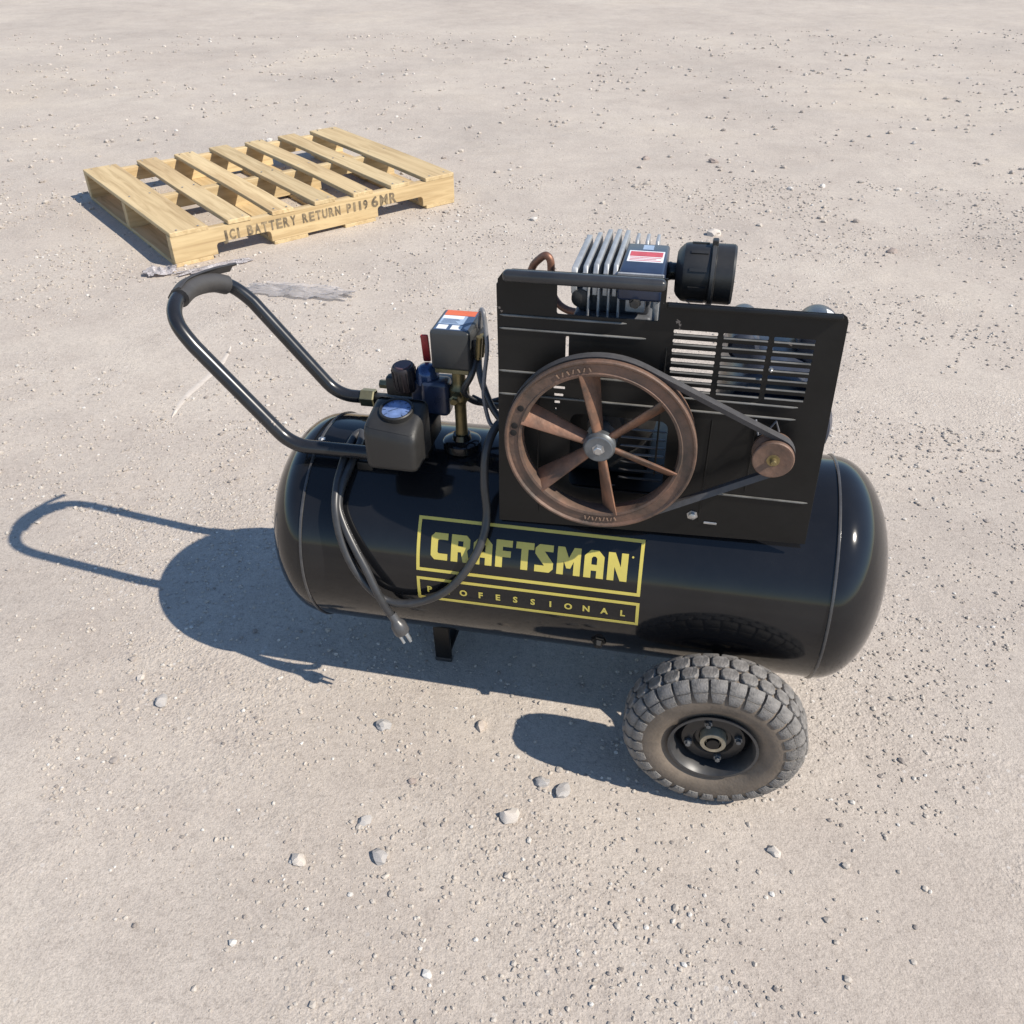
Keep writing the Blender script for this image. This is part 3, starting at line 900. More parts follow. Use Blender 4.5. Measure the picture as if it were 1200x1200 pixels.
# ---- electric motor behind the guard
bm = BM()
lathe(bm, [(0, -0.118), (0.010, -0.118), (0.010, -0.108), (0.055, -0.105), (0.076, -0.095), (0.080, -0.082), (0.080, 0.130), (0.074, 0.145), (0.050, 0.152), (0, 0.153)], (PC.x, 0, PC.z), 'y', 48)
motor = obj("motor", bm, 'motor', comp)
bm = BM(); lathe(bm, [(0.0065, 0), (0.0065, 0.06)], (PC.x, -0.165, PC.z), (0, 1, 0), 16)
obj("motor_shaft", bm, 'steel', motor)
for x, z, r, y0, y1 in ((0.2375, 0.664, 0.0225, -0.045, 0.072), (0.3390, 0.6685, 0.0300, -0.035, 0.060)):
    bm = BM(); lathe(bm, [(0, y0), (r * 0.7, y0), (r * 0.93, y0 + 0.004), (r, y0 + 0.012), (r, y1 - 0.014), (r * 0.9, y1 - 0.004), (r * 0.6, y1), (0, y1)], (x, 0, z), 'y', 32)
    cap_ = obj("capacitor_cover", bm, 'motor', motor)
bm = BM(); lathe(bm, [(0.0304, 0.012), (0.0304, 0.034)], (0.3390, 0, 0.6685), 'y', 48)
for f in [f for f in bm.faces if not (0.347 < f.calc_center_median().x < 0.366 and f.calc_center_median().z > 0.668)]:
    bm.faces.remove(f)
for v in [v for v in bm.verts if not v.link_faces]:
    bm.verts.remove(v)
obj("rating_label", bm, 'white', motor)
bm = BM()
box(bm, 0.215, 0.365, -0.075, 0.110, 0.4565, 0.463, 0.002)
box(bm, 0.225, 0.238, -0.07, 0.105, 0.462, 0.545, 0.002)
box(bm, 0.342, 0.355, -0.07, 0.105, 0.462, 0.545, 0.002)
obj("motor_base", bm, 'guard', motor)
bm = BM(); box(bm, 0.356, 0.378, 0.00, 0.050, 0.462, 0.515, 0.006)
obj("junction_box", bm, 'aludark', motor)

# ---- handle
FIT = False
bm = BM()
leg_n = fillet([(-0.262, -0.077, 0.456), (-0.428, -0.077, 0.4565), (-0.548, -0.077, 0.6065)], [0.06], 10)
leg_f = fillet([(-0.542, 0.107, 0.6000), (-0.425, 0.107, 0.447), (-0.365, 0.107, 0.447)], [0.07], 10)
arc_pts = catmull([(-0.530, -0.077, 0.5832), (-0.556, -0.076, 0.616), (-0.581, -0.066, 0.646), (-0.596, -0.038, 0.663), (-0.602, 0.010, 0.667), (-0.593, 0.062, 0.660), (-0.576, 0.095, 0.640), (-0.550, 0.1065, 0.610), (-0.524, 0.107, 0.5765)], 8)
hp = leg_n[:-1] + arc_pts[8:-8] + leg_f[1:]
tube(bm, hp, 0.0113, 20)
handle = obj("handle", bm, 'tube', comp, angle=60)
# grip: shell wrapped over the top of the loop, with a flange that runs on past the far bend
gpath = catmull([(-0.600, -0.018, 0.6655), (-0.602, 0.012, 0.667), (-0.598, 0.042, 0.664), (-0.590, 0.068, 0.657), (-0.581, 0.088, 0.646)], 5)
hx = Vector((-0.62, 0, 0.785)).normalized()      # outward along the handle
hz = Vector((0.785, 0, 0.62)).normalized()       # upward across the handle
def sweep(path, sec):
    bm = BM()
    rings = []
    for i, p in enumerate(path):
        a = path[max(0, i - 1)]; b = path[min(len(path) - 1, i + 1)]
        tg = (b - a).normalized()
        o_ = (hx - tg * hx.dot(tg)).normalized()
        z_ = tg.cross(o_)
        if z_.dot(hz) < 0: z_ = -z_
        f = sec(i / (len(path) - 1))
        rings.append([bm.verts.new(p + o_ * a_ + z_ * b_) for a_, b_ in f])
    for p, q in zip(rings, rings[1:]):
        n_ = len(p)
        for k in range(n_):
            bm.faces.new((p[k], p[(k + 1) % n_], q[(k + 1) % n_], q[k]))
    bm.faces.new(rings[0][::-1]); bm.faces.new(rings[-1])
    return bm
def shell(t):
    return [(0.0150 * math.cos(a) - 0.001, 0.0160 * math.sin(a)) for a in [2 * PI * k / 16 for k in range(16)]]
obj("grip", sweep(gpath, shell), 'grip', handle, angle=50)
fpath = catmull([(-0.6035, -0.0175, 0.6690), (-0.6065, 0.012, 0.6715), (-0.6030, 0.045, 0.6690), (-0.5940, 0.085, 0.6640), (-0.5800, 0.120, 0.6590)], 5)
def flange(t):
    w = 0.0165 - 0.002 * t
    return [(0.0030, -w), (0.0068, -w * 0.85), (0.0100, 0.0), (0.0068, w * 0.85), (0.0030, w), (0.0020, w * 0.8), (0.0050, 0.0), (0.0020, -w * 0.8)]
obj("grip_flange", sweep(fpath, flange), 'grip', handle, angle=50)
# olive coupling on the far leg and its mounting bar
bm = BM(); lathe(bm, [(0.0128, -0.382), (0.0160, -0.380), (0.0160, -0.358), (0.0135, -0.356)], (0, 0.107, 0.447), 'x', 6)
coup = obj("coupling", bm, 'olive', handle, angle=30)
bm = BM(); box(bm, -0.358, -0.255, 0.099, 0.115, 0.4390, 0.4550, 0.003)
obj("handle_bracket", bm, 'plastic', handle)
for ya in (0.101, -0.083):
    bm = BM(); box(bm, -0.322, -0.296, ya, ya + 0.012, 0.405, 0.441, 0.002)
    obj("handle_mount", bm, 'guard', handle)
for x, y in ((-0.395, -0.04),):
    bm = BM(); lathe(bm, [(0.006, 0), (0.006, 0.008), (0.003, 0.010), (0, 0.010)], (x, y, ZC + math.sqrt(R * R - y * y) - 0.002), 'z', 6)
    obj("pipe_plug", bm, 'steel', tank)

# ---- gauge console
FIT = True
bm = BM()
pts = [(-0.150, 0.466), (-0.072, 0.466), (-0.072, 0.552), (-0.082, 0.557), (-0.134, 0.546), (-0.150, 0.535)]   # (y, z) outline, slanted top
fr = [bm.verts.new((-0.293, y, z)) for y, z in pts]
bk = [bm.verts.new((-0.210, y, z - (0.010 if z > 0.5 and y < -0.1 else 0.0))) for y, z in pts]
bm.faces.new(fr); bm.faces.new(bk[::-1])
for i in range(len(pts)):
    j = (i + 1) % len(pts)
    bm.faces.new((fr[i], fr[j], bk[j], bk[i]))
bmesh.ops.bevel(bm, geom=bm.edges[:], offset=0.012, segments=4, affect='EDGES', profile=0.5)
cons = obj("gauge_housing", bm, 'plastic', comp, angle=40)
gn = Vector((0, -0.013, 0.066)).normalized()
gc = Vector((-0.2510, -0.1070, 0.5515)) + gn * 0.0005
bm = BM(); lathe(bm, [(0.0260, -0.010), (0.0260, 0.0015), (0.0245, 0.0030), (0.0228, 0.0030), (0.0220, -0.001), (0.0220, -0.010)], gc, gn, 40)
gauge = obj("gauge", bm, 'plastic', cons)
bm = BM(); lathe(bm, [(0.0219, -0.001), (0.0219, -0.0002), (0.012, 0.0006), (0, 0.0010)], gc, gn, 36)
obj("dial", bm, 'dial', cons)
bm = BM()
gx = Vector((1, 0, 0)); gu = gn.cross(gx)
for k in range(9):
    a = D(225 - 270 * k / 8)
    c = gc + (gx * math.cos(a) + gu * math.sin(a)) * 0.0180 + gn * 0.0008
    mt4 = Matrix.Translation(c) @ Matrix((( gx.x, gu.x, gn.x, 0), (gx.y, gu.y, gn.y, 0), (gx.z, gu.z, gn.z, 0), (0, 0, 0, 1))) @ Matrix.Rotation(a, 4, 'Z')
    box(bm, -0.0022, 0.0022, -0.0005, 0.0005, -0.0006, 0.0002, 0, mtx=mt4)
mt4 = Matrix.Translation(gc + gn * 0.0014) @ Matrix((( gx.x, gu.x, gn.x, 0), (gx.y, gu.y, gn.y, 0), (gx.z, gu.z, gn.z, 0), (0, 0, 0, 1))) @ Matrix.Rotation(D(215), 4, 'Z')
box(bm, -0.003, 0.012, -0.0006, 0.0006, -0.0003, 0.0003, 0, mtx=mt4)
obj("dial_marks", bm, 'labelink', cons, smooth=False)

# ---- pressure switch, regulator, knob, lever, pipe
bm = BM(); box(bm, -0.2170, -0.1550, -0.034, 0.052, 0.586, 0.6490, 0.005, 3)
sw = obj("pressure_switch", bm, 'switch', comp)
bm = BM(); box(bm, -0.2120, -0.1600, -0.027, 0.047, 0.6490, 0.6494, 0)
lab = obj("switch_label", bm, 'labelink', sw, smooth=False)
bm = BM(); box(bm, -0.2100, -0.1620, 0.027, 0.046, 0.6494, 0.6497, 0)
obj("orange_band", bm, 'orange', sw, smooth=False)
bm = BM(); box(bm, -0.2105, -0.1720, -0.006, 0.026, 0.6494, 0.6496, 0)
obj("print_panel", bm, 'labelblue', sw, smooth=False)
bm = BM(); box(bm, -0.2100, -0.1770, 0.014, 0.0255, 0.6496, 0.6498, 0)
obj("pale_panel", bm, 'white', sw, smooth=False)
for xa, xb in ((-0.2085, -0.1930), (-0.1870, -0.1705)):
    bm = BM(); box(bm, xa, xb, -0.0245, -0.0095, 0.6494, 0.6497, 0)
    obj("white_patch", bm, 'white', sw, smooth=False)
bm = BM()
for k in range(5):
    box(bm, -0.207, -0.180 - 0.003 * (k % 3), -0.003 + k * 0.0035, -0.0017 + k * 0.0035, 0.6496, 0.6498, 0)
obj("print_line", bm, 'labelink', sw, smooth=False)
bm = BM(); box(bm, -0.213, -0.159, -0.030, 0.048, 0.578, 0.5862, 0.001, 1)
obj("switch_base", bm, 'olive', sw)
bm = BM()
box(bm, -0.1552, -0.146, -0.018, 0.034, 0.592, 0.632, 0.003)
obj("strain_relief", bm, 'dark', sw)
bm = BM()
tube(bm, [(-0.146, -0.02, 0.603), (-0.142, -0.022, 0.640)], 0.005, 10)
tube(bm, [(-0.146, -0.005, 0.600), (-0.141, -0.006, 0.636)], 0.005, 10)
obj("cable_clamp", bm, 'brass', sw)

bm = BM()
lathe(bm, [(0.0105, 0.462), (0.0095, 0.480), (0.0095, 0.520), (0.012, 0.526), (0.0155, 0.530), (0.0155, 0.548), (0.012, 0.552), (0.0105, 0.560), (0.0105, 0.579)], (-0.1800, -0.015, 0), 'z', 24)
pipe = obj("riser_pipe", bm, 'brass', comp)
bm = BM(); lathe(bm, [(0.008, 0), (0.008, 0.016), (0.0055, 0.018), (0.0055, 0.023), (0, 0.023)], (-0.1800, -0.029, 0.541), (0, -1, 0), 6)
obj("port_plug", bm, 'brass', pipe)
bm = BM(); lathe(bm, [(0.031, 0.441), (0.031, 0.4535), (0.028, 0.456), (0.016, 0.4575), (0.0135, 0.466), (0, 0.466)], (-0.1800, -0.016, 0), 'z', 36)
obj("pipe_flange", bm, 'tank', pipe)

bm = BM()
box(bm, -0.262, -0.1935, -0.014, 0.020, 0.510, 0.554, 0.006, 3)
box(bm, -0.2400, -0.1950, -0.030, 0.002, 0.500, 0.560, 0.008, 3)
reg = obj("regulator_body", bm, 'bluecast', comp)
bm = BM(); lathe(bm, [(0.0185, 0.550), (0.0185, 0.566), (0.016, 0.574), (0.010, 0.579), (0, 0.581)], (-0.2330, -0.008, 0), 'z', 32)
obj("regulator_dome", bm, 'bluedome', reg)
bm = BM()
kd = Vector((-0.05, -0.10, 1)).normalized()
prof_ = [(0, 0.0), (0.017, 0.0), (0.019, 0.003), (0.0185, 0.040), (0.0165, 0.043), (0, 0.0435)]
lathe(bm, prof_, (-0.2700, -0.006, 0.5330), kd, 28)
kn = obj("regulator_knob", bm, 'maroon', comp)
bm = BM(); lathe(bm, [(0.0135, 0.0434), (0.0125, 0.0450), (0, 0.0452)], (-0.2700, -0.006, 0.5330), kd, 28)
obj("knob_cap", bm, 'maroontop', kn)
bm = BM()
for k in range(14):
    a = 2 * PI * k / 14
    o1 = kd.orthogonal().normalized(); o2 = kd.cross(o1)
    c = Vector((-0.2700, -0.006, 0.5330)) + (o1 * math.cos(a) + o2 * math.sin(a)) * 0.0188
    tube(bm, [c + kd * 0.005, c + kd * 0.038], 0.0011, 6)
obj("knob_ridge", bm, 'maroon', kn)
bm = BM(); box(bm, -0.310, -0.262, 0.000, 0.022, 0.512, 0.546, 0.006)
obj("outlet_block", bm, 'plastic', reg)
bm = BM()
lathe(bm, [(0.0075, -0.322), (0.0075, -0.309)], (0, 0.011, 0.528), 'x', 6)
obj("outlet_fitting", bm, 'olive', reg)
bm = BM(); box(bm, -0.0065, 0.0065, -0.0030, 0.0030, 0.0, 0.046, 0.0028, 2, mtx=Matrix.Translation((-0.2420, 0.022, 0.5700)) @ Matrix.Rotation(D(-3), 4, 'Y'))
obj("control_lever", bm, 'red', comp)
# console bracket joining housing, regulator and tank
bm = BM(); box(bm, -0.285, -0.212, -0.074, -0.018, 0.470, 0.505, 0.003)
box(bm, -0.270, -0.225, -0.058, -0.020, 0.436, 0.472, 0.003)
obj("console_bracket", bm, 'guard', comp)

# cables from the switch to the guard
def cable(name, pts, r, m_, n=8, par=comp, smooth=8):
    bm = BM(); tube(bm, catmull(pts, smooth), r, n)
    return obj(name, bm, m_, par, angle=60)
cable("power_lead", [(-0.150, -0.012, 0.603), (-0.155, -0.030, 0.580), (-0.168, -0.030, 0.552), (-0.166, 0.0, 0.520), (-0.150, 0.03, 0.500), (-0.110, 0.05, 0.505), (-0.070, 0.05, 0.51)], 0.0052, 'rubber')
cable("power_lead", [(-0.150, -0.004, 0.605), (-0.142, -0.030, 0.585), (-0.128, -0.050, 0.562), (-0.112, -0.062, 0.538), (-0.090, -0.070, 0.520), (-0.07, -0.06, 0.515)], 0.0052, 'rubber')
cable("motor_lead", [(-0.170, 0.02, 0.513), (-0.14, 0.01, 0.508), (-0.105, 0.0, 0.515), (-0.06, 0.0, 0.52)], 0.0055, 'rubber')
cable("relief_tube", [(-0.150, 0.010, 0.640), (-0.146, 0.000, 0.664), (-0.139, -0.020, 0.682), (-0.133, -0.030, 0.683), (-0.129, -0.036, 0.665), (-0.125, -0.045, 0.632), (-0.129, -0.05, 0.592), (-0.131, -0.052, 0.560), (-0.126, -0.055, 0.528), (-0.117, -0.06, 0.512), (-0.10, -0.06, 0.514)], 0.0032, 'wire')

FIT = False
# power cord looped over the near handle leg, ending in the plug
cordpts = [(-0.070, -0.066, 0.540), (-0.092, -0.086, 0.532), (-0.104, -0.112, 0.502), (-0.105, -0.128, 0.455), (-0.101, -0.138, 0.412), (-0.104, -0.155, 0.378), (-0.120, -0.174, 0.341), (-0.149, -0.186, 0.301), (-0.184, -0.189, 0.273),
           (-0.221, -0.189, 0.257), (-0.256, -0.190, 0.258), (-0.285, -0.189, 0.281), (-0.310, -0.182, 0.318), (-0.327, -0.169, 0.356), (-0.337, -0.150, 0.394), (-0.342, -0.122, 0.4195), (-0.344, -0.092, 0.4335), (-0.345, -0.060, 0.4450), (-0.343, -0.030, 0.4520), (-0.337, -0.018, 0.4540), (-0.331, -0.030, 0.4520),
           (-0.329, -0.060, 0.4450), (-0.331, -0.092, 0.4335), (-0.335, -0.119, 0.418), (-0.335, -0.141, 0.397), (-0.323, -0.158, 0.374), (-0.304, -0.174, 0.345), (-0.285, -0.186, 0.314), (-0.268, -0.196, 0.278), (-0.257, -0.1975, 0.250), (-0.250, -0.196, 0.232)]
cord = cable("power_cord", cordpts, 0.0064, 'rubber', 12)
pd = Vector((0.42, -0.08, -0.90)).normalized()
pc = Vector((-0.2480, -0.196, 0.232))
M['plugm'] = mat("smoky grey plug moulding", (0.055, 0.055, 0.058), 0.35, var=0.2, scale=60, dust=0.08)
bm = BM(); lathe(bm, [(0.0066, -0.004), (0.0074, 0.0), (0.0074, 0.008), (0.0092, 0.012), (0.0122, 0.017), (0.0128, 0.032), (0.0110, 0.035), (0, 0.035)], pc, pd, 20)
plug = obj("plug", bm, 'plugm', cord)
q1 = pd.orthogonal().normalized(); q2 = pd.cross(q1)
qa = (Vector((0.9, 0, 0.42)) - pd * Vector((0.9, 0, 0.42)).dot(pd)).normalized(); qb = pd.cross(qa)
for s, u, w_, ln in ((-0.0062, 0.002, 0.0032, 0.019), (0.0062, 0.002, 0.0032, 0.019), (0.0, -0.0085, 0.0026, 0.021)):
    c = pc + qa * s + qb * u
    bm = BM(); tube(bm, [c + pd * 0.0345, c + pd * (0.034 + ln)], [w_, w_ * 0.8], 8, flat=0.5)
    obj("prong", bm, 'steel', cord)

# ---- wheels
WR = 0.1312
tyre_prof = []
for k in range(25):                      # outer carcass from inner bead over the tread to outer bead
    a = -PI / 2 - 0.75 + (PI + 1.5) * k / 24
    ca, sa = math.cos(a), math.sin(a)
    rr = 0.0955 + 0.0335 * math.copysign(abs(ca) ** 0.85, ca)
    yy = 0.0405 * math.copysign(abs(sa) ** 0.80, sa)
    tyre_prof.append((rr, yy))
tyre_prof += [(0.0600, 0.0270), (0.0600, -0.0270)]
bm = BM(); lathe(bm, tyre_prof, (0, 0, 0), (0, 1, 0), 72, closed=True)
bmesh.ops.recalc_face_normals(bm, faces=bm.faces)
tyre_me = bpy.data.meshes.new("tyre"); bm.to_mesh(tyre_me); bm.free()
bm = BM()
lathe(bm, [(0.0605, 0.027), (0.0630, 0.0335), (0.0655, 0.0345), (0.0655, 0.0365), (0.0615, 0.0365), (0.0585, 0.031), (0.0565, 0.020), (0.0565, -0.020), (0.0585, -0.031), (0.0615, -0.0365), (0.0655, -0.0365), (0.0655, -0.0345), (0.063, -0.0335), (0.0605, -0.027)], (0, 0, 0), (0, 1, 0), 64, closed=True)
bmesh.ops.recalc_face_normals(bm, faces=bm.faces)
rim_me = bpy.data.meshes.new("rim"); bm.to_mesh(rim_me); bm.free()
bm = BM()
lathe(bm, [(0.0564, -0.006), (0.050, -0.010), (0.046, -0.018), (0.030, -0.020), (0.026, -0.014), (0.021, -0.014), (0.021, 0.014), (0.030, 0.020), (0.046, 0.018), (0.050, 0.012), (0.0564, 0.008)], (0, 0, 0), (0, 1, 0), 56, closed=True)
bmesh.ops.recalc_face_normals(bm, faces=bm.faces)
dish_me = bpy.data.meshes.new("rim_dish"); bm.to_mesh(dish_me); bm.free()
bm = BM()
lathe(bm, [(0.0125, -0.027), (0.0185, -0.027), (0.0195, -0.025), (0.0195, 0.025), (0.0125, 0.027), (0.0125, -0.020)], (0, 0, 0), (0, 1, 0), 36)
lathe(bm, [(0.0122, -0.022), (0.0105, -0.0225), (0, -0.0225)], (0, 0, 0), (0, 1, 0), 24)
bmesh.ops.recalc_face_normals(bm, faces=bm.faces)
hub_me = bpy.data.meshes.new("bearing"); bm.to_mesh(hub_me); bm.free()
bm = BM(); lathe(bm, [(0.0062, 0.0), (0.0062, -0.004), (0.0040, -0.0042), (0.0038, -0.009), (0, -0.009)], (0, 0, 0), (0, 1, 0), 6)
bmesh.ops.recalc_face_normals(bm, faces=bm.faces)
nut_me = bpy.data.meshes.new("wheel_nut"); bm.to_mesh(nut_me); bm.free()
bm = BM(); lathe(bm, [(0.0030, 0.006), (0.0030, -0.008), (0.0024, -0.012), (0, -0.012)], (0, 0, 0), (0, 1, 0), 10)
bmesh.ops.recalc_face_normals(bm, faces=bm.faces)
stem_me = bpy.data.meshes.new('valve_stem'); bm.to_mesh(stem_me); bm.free(); stem_me.materials.append(M['rubber'])
# tread blocks: hexagonal centre block, and shoulder block bent down the sidewall
def hexblock(lx, ly, h):
    bm = BM()
    prf = [(-0.5, 0.22), (-0.28, 0.5), (0.28, 0.5), (0.5, 0.22), (0.5, -0.22), (0.28, -0.5), (-0.28, -0.5), (-0.5, -0.22)]
    lo = [bm.verts.new((a * lx * 1.06, b * ly * 1.06, -0.004)) for a, b in prf]
    hi = [bm.verts.new((a * lx, b * ly, h - 0.0012)) for a, b in prf]
    tp = [bm.verts.new((a * lx * 0.88, b * ly * 0.88, h)) for a, b in prf]
    for p, q in ((lo, hi), (hi, tp)):
        for i in range(8):
            j = (i + 1) % 8
            bm.faces.new((p[i], p[j], q[j], q[i]))
    bm.faces.new(tp)
    bmesh.ops.recalc_face_normals(bm, faces=bm.faces)
    me = bpy.data.meshes.new("tread_block"); bm.to_mesh(me); bm.free()
    return me
def lug(sgn):
    """shoulder lug following the carcass from the tread edge down the sidewall"""
    bm = BM()
    secs = [(0.1276, 0.0215, 0.0038, 0.0114), (0.1250, 0.0280, 0.0038, 0.0115), (0.1210, 0.0332, 0.0030, 0.0110), (0.1185, 0.0352, 0.0005, 0.0104), (0.1175, 0.0358, 0.0003, 0.0102)]
    rings = []
    for i, (rr, yy, h, hw) in enumerate(secs):
        a = secs[max(0, i - 1)]; b = secs[min(4, i + 1)]
        tr, ty = b[0] - a[0], b[1] - a[1]
        l = math.hypot(tr, ty); nr, ny = ty / l, -tr / l
        if nr < 0: nr, ny = -nr, -ny
        if i > 2: nr, ny = 0.1, 1.0
        ring = []
        for xx, hh in ((-hw, -0.003), (-hw, h * 0.75), (-hw * 0.8, h), (hw * 0.8, h), (hw, h * 0.75), (hw, -0.003)):
            ring.append(bm.verts.new((xx, sgn * (yy + ny * hh), rr + nr * hh)))
        rings.append(ring)
    for p, q in zip(rings, rings[1:]):
        for k in range(6):
            j = (k + 1) % 6
            bm.faces.new((p[k], p[j], q[j], q[k]))
    bm.faces.new(rings[0][::-1]); bm.faces.new(rings[-1])
    bmesh.ops.recalc_face_normals(bm, faces=bm.faces)
    me = bpy.data.meshes.new("tread_lug"); bm.to_mesh(me); bm.free()
    return me
def side_bar(sgn):
    """short raised bar on the upper sidewall below each shoulder lug"""
    bm = BM()
    secs = [(0.1168, 0.0362, 0.0022, 0.0100), (0.1120, 0.0388, 0.0024, 0.0092), (0.1060, 0.0402, 0.0016, 0.0078), (0.1025, 0.0406, 0.0003, 0.0070)]
    rings = []
    for rr, yy, h, hw in secs:
        ring = []
        for xx, hh in ((-hw, -0.003), (-hw, h * 0.7), (-hw * 0.75, h), (hw * 0.75, h), (hw, h * 0.7), (hw, -0.003)):
            ring.append(bm.verts.new((xx, sgn * (yy + hh * 0.95), rr + hh * 0.35)))
        rings.append(ring)
    for p, q in zip(rings, rings[1:]):
        for k in range(6):
            j = (k + 1) % 6
            bm.faces.new((p[k], p[j], q[j], q[k]))
    bm.faces.new(rings[0][::-1]); bm.faces.new(rings[-1])
    bmesh.ops.recalc_face_normals(bm, faces=bm.faces)
    me = bpy.data.meshes.new("tread_bar"); bm.to_mesh(me); bm.free()
    return me
bar_f, bar_b = side_bar(-1), side_bar(1)
cb_me = hexblock(0.0242, 0.0208, 0.0048)
lug_f, lug_b = lug(-1), lug(1)
for me in (tyre_me,):
    me.materials.append(M['tyre'])
for me in (cb_me, lug_f, lug_b, bar_f, bar_b):
    me.materials.append(M['tread'])
rim_me.materials.append(M['rim']); dish_me.materials.append(M['rimblack']); hub_me.materials.append(M['bearing']); nut_me.materials.append(M['greysteel'])
for me in (tyre_me, rim_me, dish_me, hub_me, nut_me, lug_f, lug_b, bar_f, bar_b):
    me.shade_smooth(); me.set_sharp_from_angle(angle=D(40))
NB = 30
def make_wheel(x, y, spin):
    w = bpy.data.objects.new("wheel", None); COL.objects.link(w); w.parent = comp
    w.location = (x, y, WR); w.rotation_euler = (0, spin, 0)
    def add(nm, me, mtx=None):
        o = bpy.data.objects.new(nm, me); COL.objects.link(o); o.parent = w
        if mtx is not None:
            o.matrix_local = mtx
        return o
    add("tyre", tyre_me); add("rim", rim_me); add("rim_dish", dish_me); add("bearing", hub_me)
    for k in range(4):
        a = D(20 + 90 * k)
        add("wheel_nut", nut_me, Matrix.Translation((0.037 * math.cos(a), -0.019 if y < 0 else 0.0275, 0.037 * math.sin(a))))
    add("valve_stem", stem_me, Matrix.Translation((0.050 * math.cos(1.9), -0.022 if y < 0 else 0.030, 0.050 * math.sin(1.9))))
    for k in range(NB):
        a = 2 * PI * k / NB
        Rm = Matrix.Rotation(a, 4, 'Y')
        half = Matrix.Rotation(a + PI / NB, 4, 'Y')
        add("tread_block", cb_me, Rm @ Matrix.Translation((0, -0.0105, 0.1290)))
        add("tread_block", cb_me, half @ Matrix.Translation((0, 0.0108, 0.1290)))
        add("tread_lug", lug_f, half)
        add("tread_lug", lug_b, Rm)
        add("tread_bar", bar_f, half)
        add("tread_bar", bar_b, Rm)
    return w
wheel1 = make_wheel(0.2608, -0.2424, 0.07)
wheel2 = make_wheel(0.2608, 0.2424, 0.3)
# axle brackets
for s in (-1, 1):
    bm = BM()
    tube(bm, [(0.2608, s * 0.140, WR), (0.2608, s * 0.272, WR)], 0.0095, 14)
    tube(bm, [(0.2608, s * 0.128, 0.215), (0.2608, s * 0.168, 0.150), (0.2608, s * 0.200, WR)], 0.0085, 10)
    obj("axle_bracket", bm, 'guard', comp)

# ------------------------------------------------------------------ pallet
P_ORG = (-1.2085, 3.081, 0.0); P_YAW = 0.65434
pal = thing("pallet", "pale wooden shipping pallet with stencilled lettering along its front stringer", "pallet", P_ORG, P_YAW)
PW, PDp = 1.219, 1.016
def stringer_bm(y0, y1):
    th = y1 - y0
    def arc(xa, xb, up_):
        pts = [(xa, 0.016)]
        for k in range(5):
            a = PI - PI / 2 * k / 4
            pts.append((xa + 0.012 + 0.004 + 0.014 * math.cos(a) - 0.002, 0.042 + 0.014 * math.sin(a)))
        for k in range(5):
            a = PI / 2 - PI / 2 * k / 4
            pts.append((xb - 0.014 + 0.014 * math.cos(a), 0.042 + 0.014 * math.sin(a)))
        pts.append((xb, 0.016))
        return pts
    pts = [(0, 0.016)] + arc(0.160, 0.378, 1) + arc(0.842, 1.062, 1) + [(PW, 0.016), (PW, 0.109), (0, 0.109)]
    me = curve_plate([pts], th, 0.0012)
    stand(me, 0.0)
    return me, (y0 + y1) / 2
strs = []
for i, (a, b) in enumerate(((0.0, 0.038), (0.489, 0.527), (0.978, 1.016))):
    me, yc = stringer_bm(a, b)
    o = link("stringer", me, 'wood', pal, angle=30)
    o.location = (0, yc, 0)
    strs.append(o)
# deck boards: lead boards wide, inner boards narrow
lefts = [(0.0, 0.142), (0.222, 0.089), (0.394, 0.089), (0.566, 0.089), (0.738, 0.089), (0.908, 0.089), (1.077, 0.142)]
def board(x0, w, z0, z1, par, dy0=0.0, dy1=0.0, skew=0.0):
    """board with its grain along local x, laid across the stringers"""
    L = PDp + dy0 + dy1
    bm = BM()
    r = bmesh.ops.create_cube(bm, size=1.0)
    for v in r['verts']:
        v.co = Vector((v.co.x * L, v.co.y * w, v.co.z * (z1 - z0)))
    bmesh.ops.subdivide_edges(bm, edges=[e for e in bm.edges if abs((e.verts[0].co - e.verts[1].co).x) > 0.5], cuts=7)
    for v in bm.verts:
        v.co.z += 0.0015 * math.sin(v.co.x * 5 + x0 * 20)
        v.co.y += 0.0012 * math.sin(v.co.x * 7 + x0 * 33)
    bmesh.ops.bevel(bm, geom=[e for e in bm.edges if len(e.link_faces) == 2 and e.calc_face_angle() > 1.0], offset=0.0018, segments=1, affect='EDGES')
    o = obj("deck_board" if z0 > 0.05 else "bottom_board", bm, 'wood', par, angle=30)
    o.location = (x0 + w / 2, PDp / 2 + (dy1 - dy0) / 2, (z0 + z1) / 2)
    o.rotation_euler = (0, 0, PI / 2 + skew)
    return o
skews = [0.002, -0.010, -0.004, 0.010, 0.006, 0.012, 0.004]
brds = []
for (x, w), sk in zip(lefts, skews):
    brds.append(board(x, w, 0.1095, 0.1255, pal, rnd.uniform(0, 0.004), rnd.uniform(0.0, 0.012), sk))
for x, w in ((0.0, 0.142), (0.385, 0.142), (0.690, 0.142), (1.077, 0.142)):
    board(x, w, 0.0, 0.0155, pal)
# nail heads on the deck boards
bm = BM(); lathe(bm, [(0.004, 0.0), (0.004, 0.0008), (0, 0.0010)], (0, 0, 0), 'z', 8)
bmesh.ops.recalc_face_normals(bm, faces=bm.faces)
nail_me = bpy.data.meshes.new("nail"); bm.to_mesh(nail_me); bm.free()
nail_me.materials.append(M['steel'])
for b, (x, w) in zip(brds, lefts):
    for yy in (0.019, 0.508, 0.997):
        for s in (-0.28, 0.28):
            o = bpy.data.objects.new("nail", nail_me); COL.objects.link(o); o.parent = b
            o.location = (yy - PDp / 2 + rnd.uniform(-0.006, 0.006), s * w, 0.0085)
